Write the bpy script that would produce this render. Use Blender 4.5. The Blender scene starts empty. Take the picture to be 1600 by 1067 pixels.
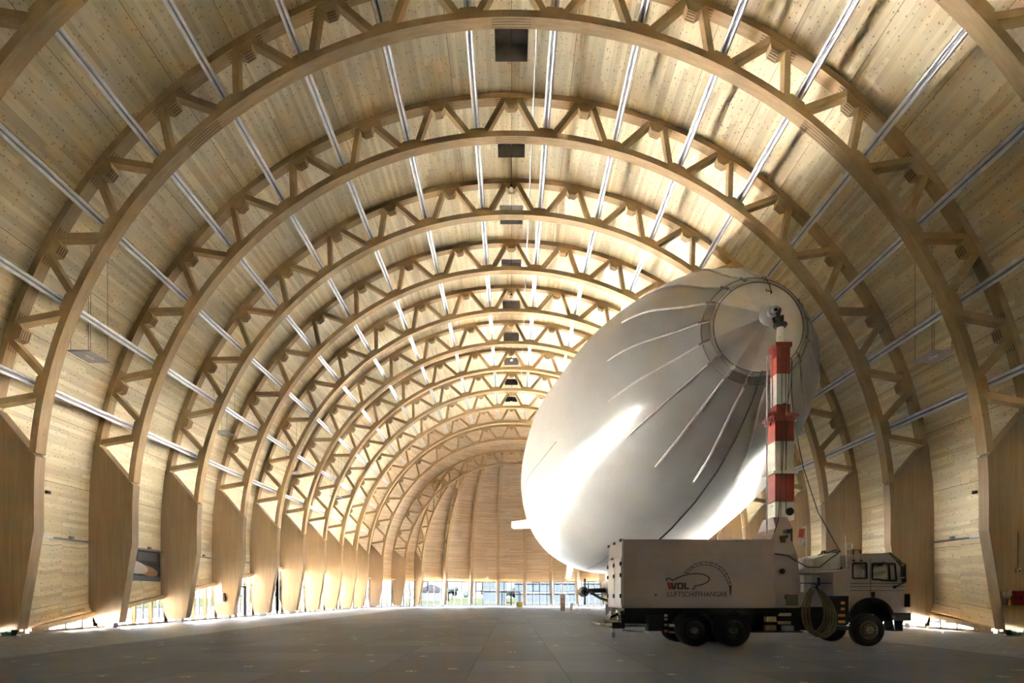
import bpy, bmesh, math, random
from mathutils import Vector, Matrix
random.seed(7)
C = bpy.context.scene
COL = C.collection
PI = math.pi
SKY, SUN, EXPO, APR, FIN = 1.6, 75.0, 5.2, 9.0, 0.62
FPX, X0, YH, CAMZ = 885.0, 799.0, 932.0, 1.5617
S = 5.7                                   # arch spacing
YA = 3.86 * S                             # front face of the first complete arch
ZC, RI, RLC, RUC, RS = 5.54, 18.55, 18.82, 20.43, 20.70
AIN, ASK = 22.0, 23.0
W = 0.48                                  # timber width
YJ = YA + 9 * S
PH = math.radians(5.13)
rad = math.radians
def at(px, py, d):
    return Vector(((px - X0) * d / FPX, d, CAMZ + (YH - py) * d / FPX))

# ------------------------------------------------------------------ materials
def nmat(name):
    m = bpy.data.materials.new(name); m.use_nodes = True
    nt = m.node_tree; nt.nodes.clear()
    out = nt.nodes.new('ShaderNodeOutputMaterial')
    return m, nt, out
def N(nt, t, **kw):
    n = nt.nodes.new(t)
    for k, v in kw.items():
        if k.startswith('i_'):
            key = k[2:]
            key = int(key) if key.isdigit() else key.replace('_', ' ')
            n.inputs[key].default_value = v
        else:
            setattr(n, k, v)
    return n
def L(nt, a, b): nt.links.new(a, b)
def math_n(nt, op, a, b=None, c=None):
    n = nt.nodes.new('ShaderNodeMath'); n.operation = op
    for i, v in enumerate((a, b, c)):
        if v is None: continue
        if isinstance(v, (int, float)): n.inputs[i].default_value = v
        else: L(nt, v, n.inputs[i])
    return n.outputs[0]
def ramp(nt, fac, stops, interp='LINEAR'):
    n = nt.nodes.new('ShaderNodeValToRGB'); n.color_ramp.interpolation = interp
    el = n.color_ramp.elements
    while len(el) < len(stops): el.new(0.5)
    for e, (p, c) in zip(el, stops):
        e.position = p; e.color = (*c, 1) if len(c) == 3 else c
    L(nt, fac, n.inputs[0]); return n.outputs[0]
def mix(nt, a, b, fac, mode='MIX'):
    n = nt.nodes.new('ShaderNodeMix'); n.data_type = 'RGBA'; n.blend_type = mode
    for s, v in ((n.inputs[0], fac), (n.inputs[6], a), (n.inputs[7], b)):
        if isinstance(v, (int, float)): s.default_value = v
        elif isinstance(v, tuple): s.default_value = (*v, 1) if len(v) == 3 else v
        else: L(nt, v, s)
    return n.outputs[2]
def pbsdf(nt, out, col, rough=0.6, metal=0.0, spec=0.5, bump=None):
    p = nt.nodes.new('ShaderNodeBsdfPrincipled')
    if isinstance(col, tuple): p.inputs['Base Color'].default_value = (*col, 1)
    else: L(nt, col, p.inputs['Base Color'])
    if isinstance(rough, (int, float)): p.inputs['Roughness'].default_value = rough
    else: L(nt, rough, p.inputs['Roughness'])
    p.inputs['Metallic'].default_value = metal
    p.inputs['Specular IOR Level'].default_value = spec
    if bump is not None:
        b = N(nt, 'ShaderNodeBump', i_Strength=bump[1], i_Distance=bump[2]); L(nt, bump[0], b.inputs['Height'])
        L(nt, b.outputs[0], p.inputs['Normal'])
    L(nt, p.outputs[0], out.inputs[0]); return p
def plain(name, col, rough=0.5, metal=0.0, spec=0.5, var=0.08, scale=3.0):
    m, nt, out = nmat(name)
    tc = N(nt, 'ShaderNodeTexCoord'); nz = N(nt, 'ShaderNodeTexNoise', i_Scale=scale, i_Detail=3.0)
    L(nt, tc.outputs['Object'], nz.inputs['Vector'])
    lo = tuple(c * (1 - var) for c in col); hi = tuple(min(1, c * (1 + var)) for c in col)
    pbsdf(nt, out, ramp(nt, nz.outputs[0], [(0.3, lo), (0.7, hi)]), rough, metal, spec)
    return m
WOOD = (0.915, 0.81, 0.59)
BEAM = (0.53, 0.375, 0.21)  # darkened evenly; puts the shade of the arch fronts into the timber colour
def wood_mat(name, base, scl, knots=True):
    """solid timber: grain stretched along one object axis"""
    m, nt, out = nmat(name)
    tc = N(nt, 'ShaderNodeTexCoord'); mp = N(nt, 'ShaderNodeMapping'); mp.inputs['Scale'].default_value = scl
    L(nt, tc.outputs['Object'], mp.inputs['Vector'])
    nz = N(nt, 'ShaderNodeTexNoise', i_Scale=1.0, i_Detail=4.0, i_Roughness=0.6); L(nt, mp.outputs[0], nz.inputs['Vector'])
    lo = tuple(c * f for c, f in zip(base, (0.84, 0.81, 0.76)))
    hi = tuple(min(1, c * f) for c, f in zip(base, (1.07, 1.07, 1.06)))
    col = ramp(nt, nz.outputs[0], [(0.3, lo), (0.7, hi)])
    if knots:
        vo = N(nt, 'ShaderNodeTexVoronoi', i_Scale=2.1); L(nt, tc.outputs['Object'], vo.inputs['Vector'])
        k = ramp(nt, vo.outputs['Distance'], [(0.05, (1, 1, 1)), (0.10, (0, 0, 0))])
        col = mix(nt, col, (0.33, 0.18, 0.08), math_n(nt, 'MULTIPLY', k, 0.7))
    pbsdf(nt, out, col, 0.6, 0, 0.25)
    return m
def skin_mat(name, base):
    """cross-laminated panels: UV in metres, u along the boards, v across them"""
    m, nt, out = nmat(name)
    uv = N(nt, 'ShaderNodeUVMap'); uv.uv_map = 'UVMap'
    sep = N(nt, 'ShaderNodeSeparateXYZ'); L(nt, uv.outputs[0], sep.inputs[0])
    u, v = sep.outputs[0], sep.outputs[1]
    row = math_n(nt, 'FLOOR', math_n(nt, 'DIVIDE', v, 0.19))
    wn = N(nt, 'ShaderNodeTexWhiteNoise', noise_dimensions='1D'); L(nt, row, wn.inputs['W'])
    shift = math_n(nt, 'MULTIPLY', wn.outputs['Value'], 40.0)
    seg = math_n(nt, 'FLOOR', math_n(nt, 'DIVIDE', math_n(nt, 'ADD', u, shift), 4.1))
    cb = N(nt, 'ShaderNodeCombineXYZ'); L(nt, row, cb.inputs[0]); L(nt, seg, cb.inputs[1])
    wn2 = N(nt, 'ShaderNodeTexWhiteNoise', noise_dimensions='2D'); L(nt, cb.outputs[0], wn2.inputs['Vector'])
    tone = wn2.outputs['Value']
    # grain
    cg = N(nt, 'ShaderNodeCombineXYZ')
    L(nt, math_n(nt, 'MULTIPLY', u, 0.5), cg.inputs[0]); L(nt, math_n(nt, 'MULTIPLY', v, 14.0), cg.inputs[1]); L(nt, row, cg.inputs[2])
    gz = N(nt, 'ShaderNodeTexNoise', i_Scale=1.0, i_Detail=4.0, i_Roughness=0.65); L(nt, cg.outputs[0], gz.inputs['Vector'])
    lz = N(nt, 'ShaderNodeTexNoise', i_Scale=0.35, i_Detail=3.0); L(nt, uv.outputs[0], lz.inputs['Vector'])
    t = math_n(nt, 'ADD', math_n(nt, 'MULTIPLY', tone, 0.42), math_n(nt, 'MULTIPLY', gz.outputs[0], 0.52))
    t = math_n(nt, 'ADD', t, math_n(nt, 'MULTIPLY', math_n(nt, 'SUBTRACT', lz.outputs[0], 0.5), 0.25))
    lo = tuple(c * f for c, f in zip(base, (0.80, 0.76, 0.70)))
    hi = tuple(min(1, c * f) for c, f in zip(base, (1.08, 1.09, 1.12)))
    col = ramp(nt, t, [(0.22, lo), (0.72, hi)])
    # knots, some big, many small
    ck = N(nt, 'ShaderNodeCombineXYZ'); L(nt, math_n(nt, 'MULTIPLY', u, 0.75), ck.inputs[0]); L(nt, v, ck.inputs[1])
    for sc, r0, r1, amt, thr in ((4.6, 0.07, 0.14, 0.62, 0.62), (2.6, 0.05, 0.085, 0.70, 0.5)):
        vo = N(nt, 'ShaderNodeTexVoronoi', i_Scale=sc, voronoi_dimensions='2D'); L(nt, ck.outputs[0], vo.inputs['Vector'])
        k = ramp(nt, vo.outputs['Distance'], [(r0, (1, 1, 1)), (r1, (0, 0, 0))])
        sp = N(nt, 'ShaderNodeSeparateColor'); L(nt, vo.outputs['Color'], sp.inputs[0])
        on = math_n(nt, 'GREATER_THAN', sp.outputs[0], thr)
        col = mix(nt, col, (0.34, 0.20, 0.10), math_n(nt, 'MULTIPLY', math_n(nt, 'MULTIPLY', k, on), amt))
    # hairline board joints and wider panel joints
    fb = math_n(nt, 'FRACT', math_n(nt, 'DIVIDE', v, 0.19))
    jl = math_n(nt, 'LESS_THAN', fb, 0.035)
    col = mix(nt, col, (0.40, 0.25, 0.13), math_n(nt, 'MULTIPLY', math_n(nt, 'MULTIPLY', jl, wn.outputs['Value']), 0.6))
    fp = math_n(nt, 'FRACT', math_n(nt, 'DIVIDE', v, 2.85))
    pl = math_n(nt, 'LESS_THAN', fp, 0.008)
    col = mix(nt, col, (0.22, 0.13, 0.07), math_n(nt, 'MULTIPLY', pl, 0.75))
    pbsdf(nt, out, col, 0.62, 0, 0.22)
    return m
M = {}
M['skin'] = skin_mat('clt_panel', WOOD)
M['apse'] = skin_mat('apse_board_shaded', (0.60, 0.455, 0.30))  # roof panel copy with the far end's shade put into its colour
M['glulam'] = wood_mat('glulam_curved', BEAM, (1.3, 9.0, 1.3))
M['post'] = wood_mat('glulam_upright', (0.42, 0.31, 0.205), (9.0, 9.0, 0.35), knots=False)  # same glulam with shade put into its colour, against bright window light
M['slot'] = plain('slot_dark', (0.16, 0.09, 0.05), 0.8)
M['frame_wood'] = wood_mat('frame_wood', (0.72, 0.57, 0.40), (6, 6, 1.0), knots=False)
M['alu'] = plain('brushed_aluminium', (0.78, 0.78, 0.80), 0.28, 0.9)
M['web'] = plain('strut_web_grey', (0.30, 0.31, 0.34), 0.45, 0.3)
M['steel'] = plain('galvanised_steel', (0.50, 0.51, 0.54), 0.4, 0.8)
M['green'] = plain('green_painted_steel', (0.02, 0.07, 0.02), 0.5)
M['darkframe'] = plain('anthracite_frame', (0.05, 0.05, 0.055), 0.45)
M['curb'] = plain('curb_grey', (0.62, 0.58, 0.58), 0.6)
M['grey'] = plain('grey_coated', (0.30, 0.29, 0.30), 0.6)
M['greylight'] = plain('light_grey_coated', (0.52, 0.50, 0.50), 0.5)
M['paint'] = plain('truck_white_paint', (0.41, 0.335, 0.32), 0.32, 0, 0.5, 0.03)
M['paint2'] = plain('truck_cream_paint', (0.38, 0.305, 0.29), 0.35, 0, 0.5, 0.03)
M['black'] = plain('black_plastic', (0.012, 0.012, 0.014), 0.5)
M['rubber'] = plain('tyre_rubber', (0.018, 0.018, 0.02), 0.75)
M['chassis'] = plain('chassis_dark_green', (0.012, 0.022, 0.02), 0.55)
M['rim'] = plain('rim_grey', (0.13, 0.12, 0.11), 0.5, 0.3)
M['hub'] = plain('hub_pale', (0.36, 0.31, 0.26), 0.5)
M['red'] = plain('mast_red', (0.36, 0.045, 0.03), 0.45, 0, 0.5, 0.12)
M['white'] = plain('mast_white', (0.78, 0.76, 0.70), 0.4)
M['orange'] = plain('marker_orange', (0.75, 0.28, 0.05), 0.5)
M['redbox'] = plain('fire_red', (0.42, 0.015, 0.02), 0.4)
M['yellow'] = plain('crate_yellow', (0.52, 0.43, 0.05), 0.6)
M['hose'] = plain('hose_olive', (0.19, 0.16, 0.075), 0.6)
M['wire'] = plain('wire_dark', (0.05, 0.045, 0.04), 0.5)
M['woodblock'] = wood_mat('packing_wood', (0.62, 0.50, 0.30), (8, 8, 2), knots=False)
M['tarp'] = plain('pale_tarpaulin', (0.58, 0.60, 0.57), 0.55, 0, 0.4, 0.15, 4)
M['chrome'] = plain('polished_metal', (0.85, 0.85, 0.87), 0.12, 1.0)
M['logo'] = plain('logo_dark', (0.035, 0.028, 0.025), 0.6)
M['logored'] = plain('logo_red', (0.36, 0.05, 0.03), 0.6)
M['gate'] = plain('gate_membrane', (0.50, 0.44, 0.42), 0.8)
M['apron'] = plain('apron_concrete', (0.80, 0.78, 0.74), 0.9, 0, 0.2, 0.10, 0.3)
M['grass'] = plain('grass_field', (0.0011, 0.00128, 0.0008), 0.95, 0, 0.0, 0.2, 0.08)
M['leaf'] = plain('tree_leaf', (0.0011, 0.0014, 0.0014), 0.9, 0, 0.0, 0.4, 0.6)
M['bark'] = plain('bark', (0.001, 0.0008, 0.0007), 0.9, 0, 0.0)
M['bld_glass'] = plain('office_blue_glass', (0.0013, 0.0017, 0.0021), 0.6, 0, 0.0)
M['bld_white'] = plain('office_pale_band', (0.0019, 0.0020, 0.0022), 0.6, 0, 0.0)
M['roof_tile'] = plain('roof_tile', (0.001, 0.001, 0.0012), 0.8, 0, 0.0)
def glass_mat(name, tint=(0.93, 0.96, 0.97), refl=0.08):
    m, nt, out = nmat(name)
    tr = N(nt, 'ShaderNodeBsdfTransparent'); tr.inputs[0].default_value = (*tint, 1)
    gl = N(nt, 'ShaderNodeBsdfGlossy'); gl.inputs['Roughness'].default_value = 0.02
    lw = N(nt, 'ShaderNodeLayerWeight', i_Blend=0.15)
    f = math_n(nt, 'MULTIPLY_ADD', lw.outputs['Fresnel'], 0.6, refl * 0.4)
    mx = N(nt, 'ShaderNodeMixShader'); L(nt, f, mx.inputs[0]); L(nt, tr.outputs[0], mx.inputs[1]); L(nt, gl.outputs[0], mx.inputs[2])
    L(nt, mx.outputs[0], out.inputs[0]); return m
M['glass'] = glass_mat('clear_glass')
M['cabglass'] = glass_mat('cab_glass', (0.92, 0.95, 0.96), 0.5)
def floor_mat():
    m, nt, out = nmat('concrete_slabs')
    tc = N(nt, 'ShaderNodeTexCoord'); sep = N(nt, 'ShaderNodeSeparateXYZ'); L(nt, tc.outputs['Object'], sep.inputs[0])
    x = math_n(nt, 'DIVIDE', math_n(nt, 'ADD', sep.outputs[0], 100.82), 1.96)
    y = math_n(nt, 'DIVIDE', math_n(nt, 'ADD', sep.outputs[1], 98.0), 2.07)
    cb = N(nt, 'ShaderNodeCombineXYZ'); L(nt, math_n(nt, 'FLOOR', x), cb.inputs[0]); L(nt, math_n(nt, 'FLOOR', y), cb.inputs[1])
    wn = N(nt, 'ShaderNodeTexWhiteNoise', noise_dimensions='2D'); L(nt, cb.outputs[0], wn.inputs['Vector'])
    nz = N(nt, 'ShaderNodeTexNoise', i_Scale=0.55, i_Detail=5.0, i_Roughness=0.65); L(nt, tc.outputs['Object'], nz.inputs['Vector'])
    n2 = N(nt, 'ShaderNodeTexNoise', i_Scale=14.0, i_Detail=3.0); L(nt, tc.outputs['Object'], n2.inputs['Vector'])
    t = math_n(nt, 'ADD', math_n(nt, 'MULTIPLY', wn.outputs['Value'], 0.30), math_n(nt, 'MULTIPLY', nz.outputs[0], 0.55))
    t = math_n(nt, 'ADD', t, math_n(nt, 'MULTIPLY', n2.outputs[0], 0.18))
    slab = ramp(nt, t, [(0.25, (0.086, 0.094, 0.114)), (0.75, (0.158, 0.170, 0.205))])
    def joint(c, w):
        f = math_n(nt, 'FRACT', c); return math_n(nt, 'LESS_THAN', math_n(nt, 'ABSOLUTE', math_n(nt, 'SUBTRACT', f, 0.5)), w)
    jx = math_n(nt, 'GREATER_THAN', math_n(nt, 'ABSOLUTE', math_n(nt, 'SUBTRACT', math_n(nt, 'FRACT', x), 0.5)), 0.491)
    jy = math_n(nt, 'GREATER_THAN', math_n(nt, 'ABSOLUTE', math_n(nt, 'SUBTRACT', math_n(nt, 'FRACT', y), 0.5)), 0.488)
    j = math_n(nt, 'MAXIMUM', jx, jy)
    slab = mix(nt, slab, (0.07, 0.066, 0.066), math_n(nt, 'MULTIPLY', j, 0.85))
    # pavers along both long sides
    br = N(nt, 'ShaderNodeTexBrick', i_Scale=1.0); br.inputs['Brick Width'].default_value = 0.40; br.inputs['Row Height'].default_value = 0.20
    br.inputs['Mortar Size'].default_value = 0.012
    br.inputs['Color1'].default_value = (0.32, 0.33, 0.365, 1); br.inputs['Color2'].default_value = (0.25, 0.26, 0.29, 1); br.inputs['Mortar'].default_value = (0.12, 0.12, 0.13, 1)
    L(nt, tc.outputs['Object'], br.inputs['Vector'])
    side = math_n(nt, 'GREATER_THAN', math_n(nt, 'ABSOLUTE', sep.outputs[0]), 13.0)
    col = mix(nt, slab, br.outputs['Color'], side)
    kerb = math_n(nt, 'LESS_THAN', math_n(nt, 'ABSOLUTE', math_n(nt, 'SUBTRACT', math_n(nt, 'ABSOLUTE', sep.outputs[0]), 13.0)), 0.06)
    col = mix(nt, col, (0.19, 0.19, 0.21), kerb)
    # worn paint marks
    vo = N(nt, 'ShaderNodeTexVoronoi', i_Scale=0.42, voronoi_dimensions='2D'); L(nt, tc.outputs['Object'], vo.inputs['Vector'])
    mk = ramp(nt, vo.outputs['Distance'], [(0.035, (1, 1, 1)), (0.06, (0, 0, 0))])
    col = mix(nt, col, (0.62, 0.60, 0.58), math_n(nt, 'MULTIPLY', mk, math_n(nt, 'GREATER_THAN', n2.outputs[0], 0.52)))
    rg = math_n(nt, 'MULTIPLY_ADD', nz.outputs[0], 0.25, 0.42)
    pbsdf(nt, out, col, rg, 0, 0.35)
    return m
M['floor'] = floor_mat()
def envelope_mat():
    m, nt, out = nmat('airship_fabric')
    uv = N(nt, 'ShaderNodeUVMap'); uv.uv_map = 'UVMap'
    sep = N(nt, 'ShaderNodeSeparateXYZ'); L(nt, uv.outputs[0], sep.inputs[0])
    s, a = sep.outputs[0], sep.outputs[1]          # s metres from the nose, a turns
    tc = N(nt, 'ShaderNodeTexCoord')
    nz = N(nt, 'ShaderNodeTexNoise', i_Scale=0.22, i_Detail=4.0); L(nt, tc.outputs['Object'], nz.inputs['Vector'])
    col = ramp(nt, nz.outputs[0], [(0.3, (0.345, 0.328, 0.305)), (0.7, (0.40, 0.382, 0.358))])
    rings = math_n(nt, 'FRACT', math_n(nt, 'DIVIDE', math_n(nt, 'ADD', s, 0.2), 3.1))
    r = math_n(nt, 'MULTIPLY', math_n(nt, 'LESS_THAN', rings, 0.012), math_n(nt, 'GREATER_THAN', s, 8.0))
    gore = math_n(nt, 'LESS_THAN', math_n(nt, 'FRACT', math_n(nt, 'MULTIPLY', a, 16.0)), 0.012)
    col = mix(nt, col, (0.30, 0.28, 0.26), math_n(nt, 'MULTIPLY', math_n(nt, 'MAXIMUM', r, math_n(nt, 'MULTIPLY', gore, 0.4)), 0.55))
    # soft folds of the fabric, running round the hull
    w1 = math_n(nt, 'SINE', math_n(nt, 'MULTIPLY', s, 2.03))
    cz = N(nt, 'ShaderNodeCombineXYZ'); L(nt, math_n(nt, 'MULTIPLY', s, 1.1), cz.inputs[0]); L(nt, math_n(nt, 'MULTIPLY', a, 5.0), cz.inputs[1])
    fz = N(nt, 'ShaderNodeTexNoise', i_Scale=1.0, i_Detail=2.0); L(nt, cz.outputs[0], fz.inputs['Vector'])
    h = math_n(nt, 'ADD', math_n(nt, 'MULTIPLY', w1, 0.25), fz.outputs[0])
    p = pbsdf(nt, out, col, 0.29, 0.05, 0.30, (h, 0.22, 0.05))
    return m
M['envelope'] = envelope_mat()
M['nosecap'] = plain('nose_cap_fabric', (0.70, 0.67, 0.63), 0.5, 0.0, 0.5, 0.03)
M['batten'] = plain('batten_fabric', (0.50, 0.47, 0.44), 0.5, 0.0)
M['seam'] = plain('seam_tape', (0.20, 0.18, 0.15), 0.6)
def poster_mat():
    m, nt, out = nmat('poster_print')
    uv = N(nt, 'ShaderNodeUVMap'); uv.uv_map = 'UVMap'
    sep = N(nt, 'ShaderNodeSeparateXYZ'); L(nt, uv.outputs[0], sep.inputs[0]); u, v = sep.outputs[0], sep.outputs[1]
    def ell(cx, cy, rx, ry, rot):
        cr, sr = math.cos(rot), math.sin(rot)
        du = math_n(nt, 'SUBTRACT', u, cx); dv = math_n(nt, 'SUBTRACT', v, cy)
        a = math_n(nt, 'DIVIDE', math_n(nt, 'ADD', math_n(nt, 'MULTIPLY', du, cr), math_n(nt, 'MULTIPLY', dv, sr)), rx)
        b = math_n(nt, 'DIVIDE', math_n(nt, 'SUBTRACT', math_n(nt, 'MULTIPLY', dv, cr), math_n(nt, 'MULTIPLY', du, sr)), ry)
        return math_n(nt, 'LESS_THAN', math_n(nt, 'ADD', math_n(nt, 'MULTIPLY', a, a), math_n(nt, 'MULTIPLY', b, b)), 1.0)
    nz = N(nt, 'ShaderNodeTexNoise', i_Scale=7.0, i_Detail=3.0); L(nt, uv.outputs[0], nz.inputs['Vector'])
    col = ramp(nt, nz.outputs[0], [(0.3, (0.05, 0.05, 0.055)), (0.7, (0.10, 0.095, 0.10))])
    low = math_n(nt, 'LESS_THAN', v, 0.14); col = mix(nt, col, (0.16, 0.19, 0.20), low)
    col = mix(nt, col, (0.42, 0.24, 0.15), ell(0.70, 0.32, 0.26, 0.15, -0.45))
    col = mix(nt, col, (0.68, 0.58, 0.50), ell(0.40, 0.42, 0.34, 0.19, -0.35))
    ln = math_n(nt, 'LESS_THAN', math_n(nt, 'FRACT', math_n(nt, 'MULTIPLY', v, 22.0)), 0.35)
    blk = math_n(nt, 'MULTIPLY', math_n(nt, 'GREATER_THAN', u, 0.52), math_n(nt, 'GREATER_THAN', v, 0.64))
    blk = math_n(nt, 'MULTIPLY', blk, math_n(nt, 'MULTIPLY', math_n(nt, 'LESS_THAN', u, 0.92), math_n(nt, 'LESS_THAN', v, 0.90)))
    col = mix(nt, col, (0.30, 0.29, 0.29), math_n(nt, 'MULTIPLY', ln, blk))
    pbsdf(nt, out, col, 0.5, 0, 0.3)
    return m
M['poster'] = poster_mat()
def corrug_mat():
    m, nt, out = nmat('corrugated_cladding')
    tc = N(nt, 'ShaderNodeTexCoord'); sep = N(nt, 'ShaderNodeSeparateXYZ'); L(nt, tc.outputs['Object'], sep.inputs[0])
    s = math_n(nt, 'SINE', math_n(nt, 'MULTIPLY', sep.outputs[1], 14.0))
    pbsdf(nt, out, ramp(nt, s, [(0.2, (0.020, 0.021, 0.026)), (0.9, (0.026, 0.027, 0.033))]), 0.6, 0.0, 0.0)
    return m
M['corrug'] = corrug_mat()

# ------------------------------------------------------------------ mesh helpers
class MB:
    def __init__(s): s.v = []; s.f = []; s.mi = []; s.uv = []; s.cur = 0
    def face(s, idx, uv=None): s.f.append(tuple(idx)); s.mi.append(s.cur); s.uv.append(uv)
    def quad(s, a, b, c, d, uv=None):
        n = len(s.v); s.v += [tuple(a), tuple(b), tuple(c), tuple(d)]; s.face((n, n+1, n+2, n+3), uv)
    def hexa(s, p):                       # 8 points: bottom 0-3 ccw, top 4-7
        n = len(s.v); s.v += [tuple(q) for q in p]
        for f in ((3, 2, 1, 0), (4, 5, 6, 7), (0, 1, 5, 4), (1, 2, 6, 5), (2, 3, 7, 6), (3, 0, 4, 7)): s.face([n+i for i in f])
        return s
    def box(s, a, b):
        x0, y0, z0 = (min(a[i], b[i]) for i in range(3)); x1, y1, z1 = (max(a[i], b[i]) for i in range(3))
        return s.hexa([(x0,y0,z0),(x1,y0,z0),(x1,y1,z0),(x0,y1,z0),(x0,y0,z1),(x1,y0,z1),(x1,y1,z1),(x0,y1,z1)])
    def bar(s, p, q, w, h, up=(0, 0, 1)):
        p, q = Vector(p), Vector(q); t = (q - p).normalized(); up = Vector(up)
        a = t.cross(up)
        if a.length < 1e-4: a = t.cross(Vector((1, 0, 0)))
        a.normalize(); b = a.cross(t); a *= w / 2; b *= h / 2
        return s.hexa([p-a-b, p+a-b, q+a-b, q-a-b, p-a+b, p+a+b, q+a+b, q-a+b])
    def loft(s, rings, close=True, caps=True):
        n0 = len(s.v); k = len(rings[0])
        for r in rings: s.v += [tuple(p) for p in r]
        for i in range(len(rings) - 1):
            for j in range(k if close else k - 1):
                j2 = (j + 1) % k
                s.face((n0+i*k+j, n0+i*k+j2, n0+(i+1)*k+j2, n0+(i+1)*k+j))
        if caps:
            s.face([n0+j for j in range(k)][::-1]); s.face([n0+(len(rings)-1)*k+j for j in range(k)])
        return s
    def tube(s, pts, r, n=8, caps=True):
        pts = [Vector(p) for p in pts]; rings = []
        up = Vector((0, 0, 1)); a = None
        for i, p in enumerate(pts):
            t = (pts[min(i+1, len(pts)-1)] - pts[max(i-1, 0)]).normalized()
            if a is None:
                a = t.cross(up)
                if a.length < 1e-3: a = t.cross(Vector((1, 0, 0)))
            a = (a - t * a.dot(t)).normalized(); b = t.cross(a)
            rr = r[i] if isinstance(r, (list, tuple)) else r
            rings.append([p + (a*math.cos(2*PI*k/n) + b*math.sin(2*PI*k/n))*rr for k in range(n)])
        return s.loft(rings, True, caps)
    def prism(s, poly, o, ax, ay, e0, e1):
        """2D polygon in plane (ax, ay) at origin o, extruded between vectors e0 and e1"""
        ax, ay, o = Vector(ax), Vector(ay), Vector(o); n0 = len(s.v); k = len(poly)
        for e in (e0, e1): s.v += [tuple(o + ax*p[0] + ay*p[1] + Vector(e)) for p in poly]
        s.face(list(range(n0, n0+k))[::-1]); s.face(range(n0+k, n0+2*k))
        for j in range(k): s.face((n0+j, n0+(j+1) % k, n0+k+(j+1) % k, n0+k+j))
        return s
    def lathe(s, prof, o, axis, n=24, caps=False):
        axis = Vector(axis).normalized(); a = axis.cross(Vector((0, 0, 1)))
        if a.length < 1e-3: a = axis.cross(Vector((0, 1, 0)))
        a.normalize(); b = axis.cross(a); o = Vector(o)
        return s.loft([[o + axis*h + (a*math.cos(2*PI*k/n) + b*math.sin(2*PI*k/n))*max(r, 1e-4) for k in range(n)] for r, h in prof], True, caps)
    def mesh(s, name, mats, smooth=False):
        me = bpy.data.meshes.new(name); me.from_pydata(s.v, [], s.f)
        mats = mats if isinstance(mats, (list, tuple)) else [mats]
        for m in mats: me.materials.append(m)
        me.polygons.foreach_set('material_index', s.mi)
        if any(u is not None for u in s.uv):
            ul = me.uv_layers.new(name='UVMap'); li = 0
            for f, u in zip(s.f, s.uv):
                for k in range(len(f)):
                    if u is not None: ul.data[li].uv = u[k]
                    li += 1
        bm = bmesh.new(); bm.from_mesh(me)
        bmesh.ops.recalc_face_normals(bm, faces=bm.faces)
        bm.to_mesh(me); bm.free()
        if smooth:
            me.polygons.foreach_set('use_smooth', [True] * len(me.polygons))
            try: me.set_sharp_from_angle(angle=rad(40))
            except Exception: pass
        return me
    def build(s, name, mats, parent=None, smooth=False):
        return link(name, s.mesh(name, mats, smooth), parent)
def link(name, data, parent=None):
    o = bpy.data.objects.new(name, data); COL.objects.link(o)
    if parent is not None: o.parent = parent
    return o
def put(name, mb, mats, parent, smooth=False):
    """a part whose vertices are written in world metres, under a thing that sits elsewhere"""
    m = Matrix.Identity(4); p = parent
    while p is not None:
        m = p.matrix_basis @ m; p = p.parent
    inv = m.inverted(); mb.v = [tuple(inv @ Vector(v)) for v in mb.v]
    return mb.build(name, mats, parent, smooth)
def tag(o, label, cat, group=None, kind=None):
    o['label'] = label; o['category'] = cat
    if group: o['group'] = group
    if kind: o['kind'] = kind
    return o
def thing(name, label, cat, loc=(0, 0, 0), group=None):
    o = link(name, None); o.location = loc; o.empty_display_size = 0.2
    return tag(o, label, cat, group)
def struct(o): o['kind'] = 'structure'; return o
ORD = ['first', 'second', 'third', 'fourth', 'fifth', 'sixth', 'seventh', 'eighth', 'ninth', 'tenth', 'eleventh', 'twelfth', 'thirteenth']
NUM = ['one', 'two', 'three', 'four', 'five', 'six', 'seven', 'eight', 'nine', 'ten', 'eleven', 'twelve']
def bay_name(i):                                   # i = index of the arch that opens the bay (-1 = the cropped one)
    return 'between cropped arch and arch one' if i < 0 else 'between arches %s and %s' % (NUM[i], NUM[i+1])

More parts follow.
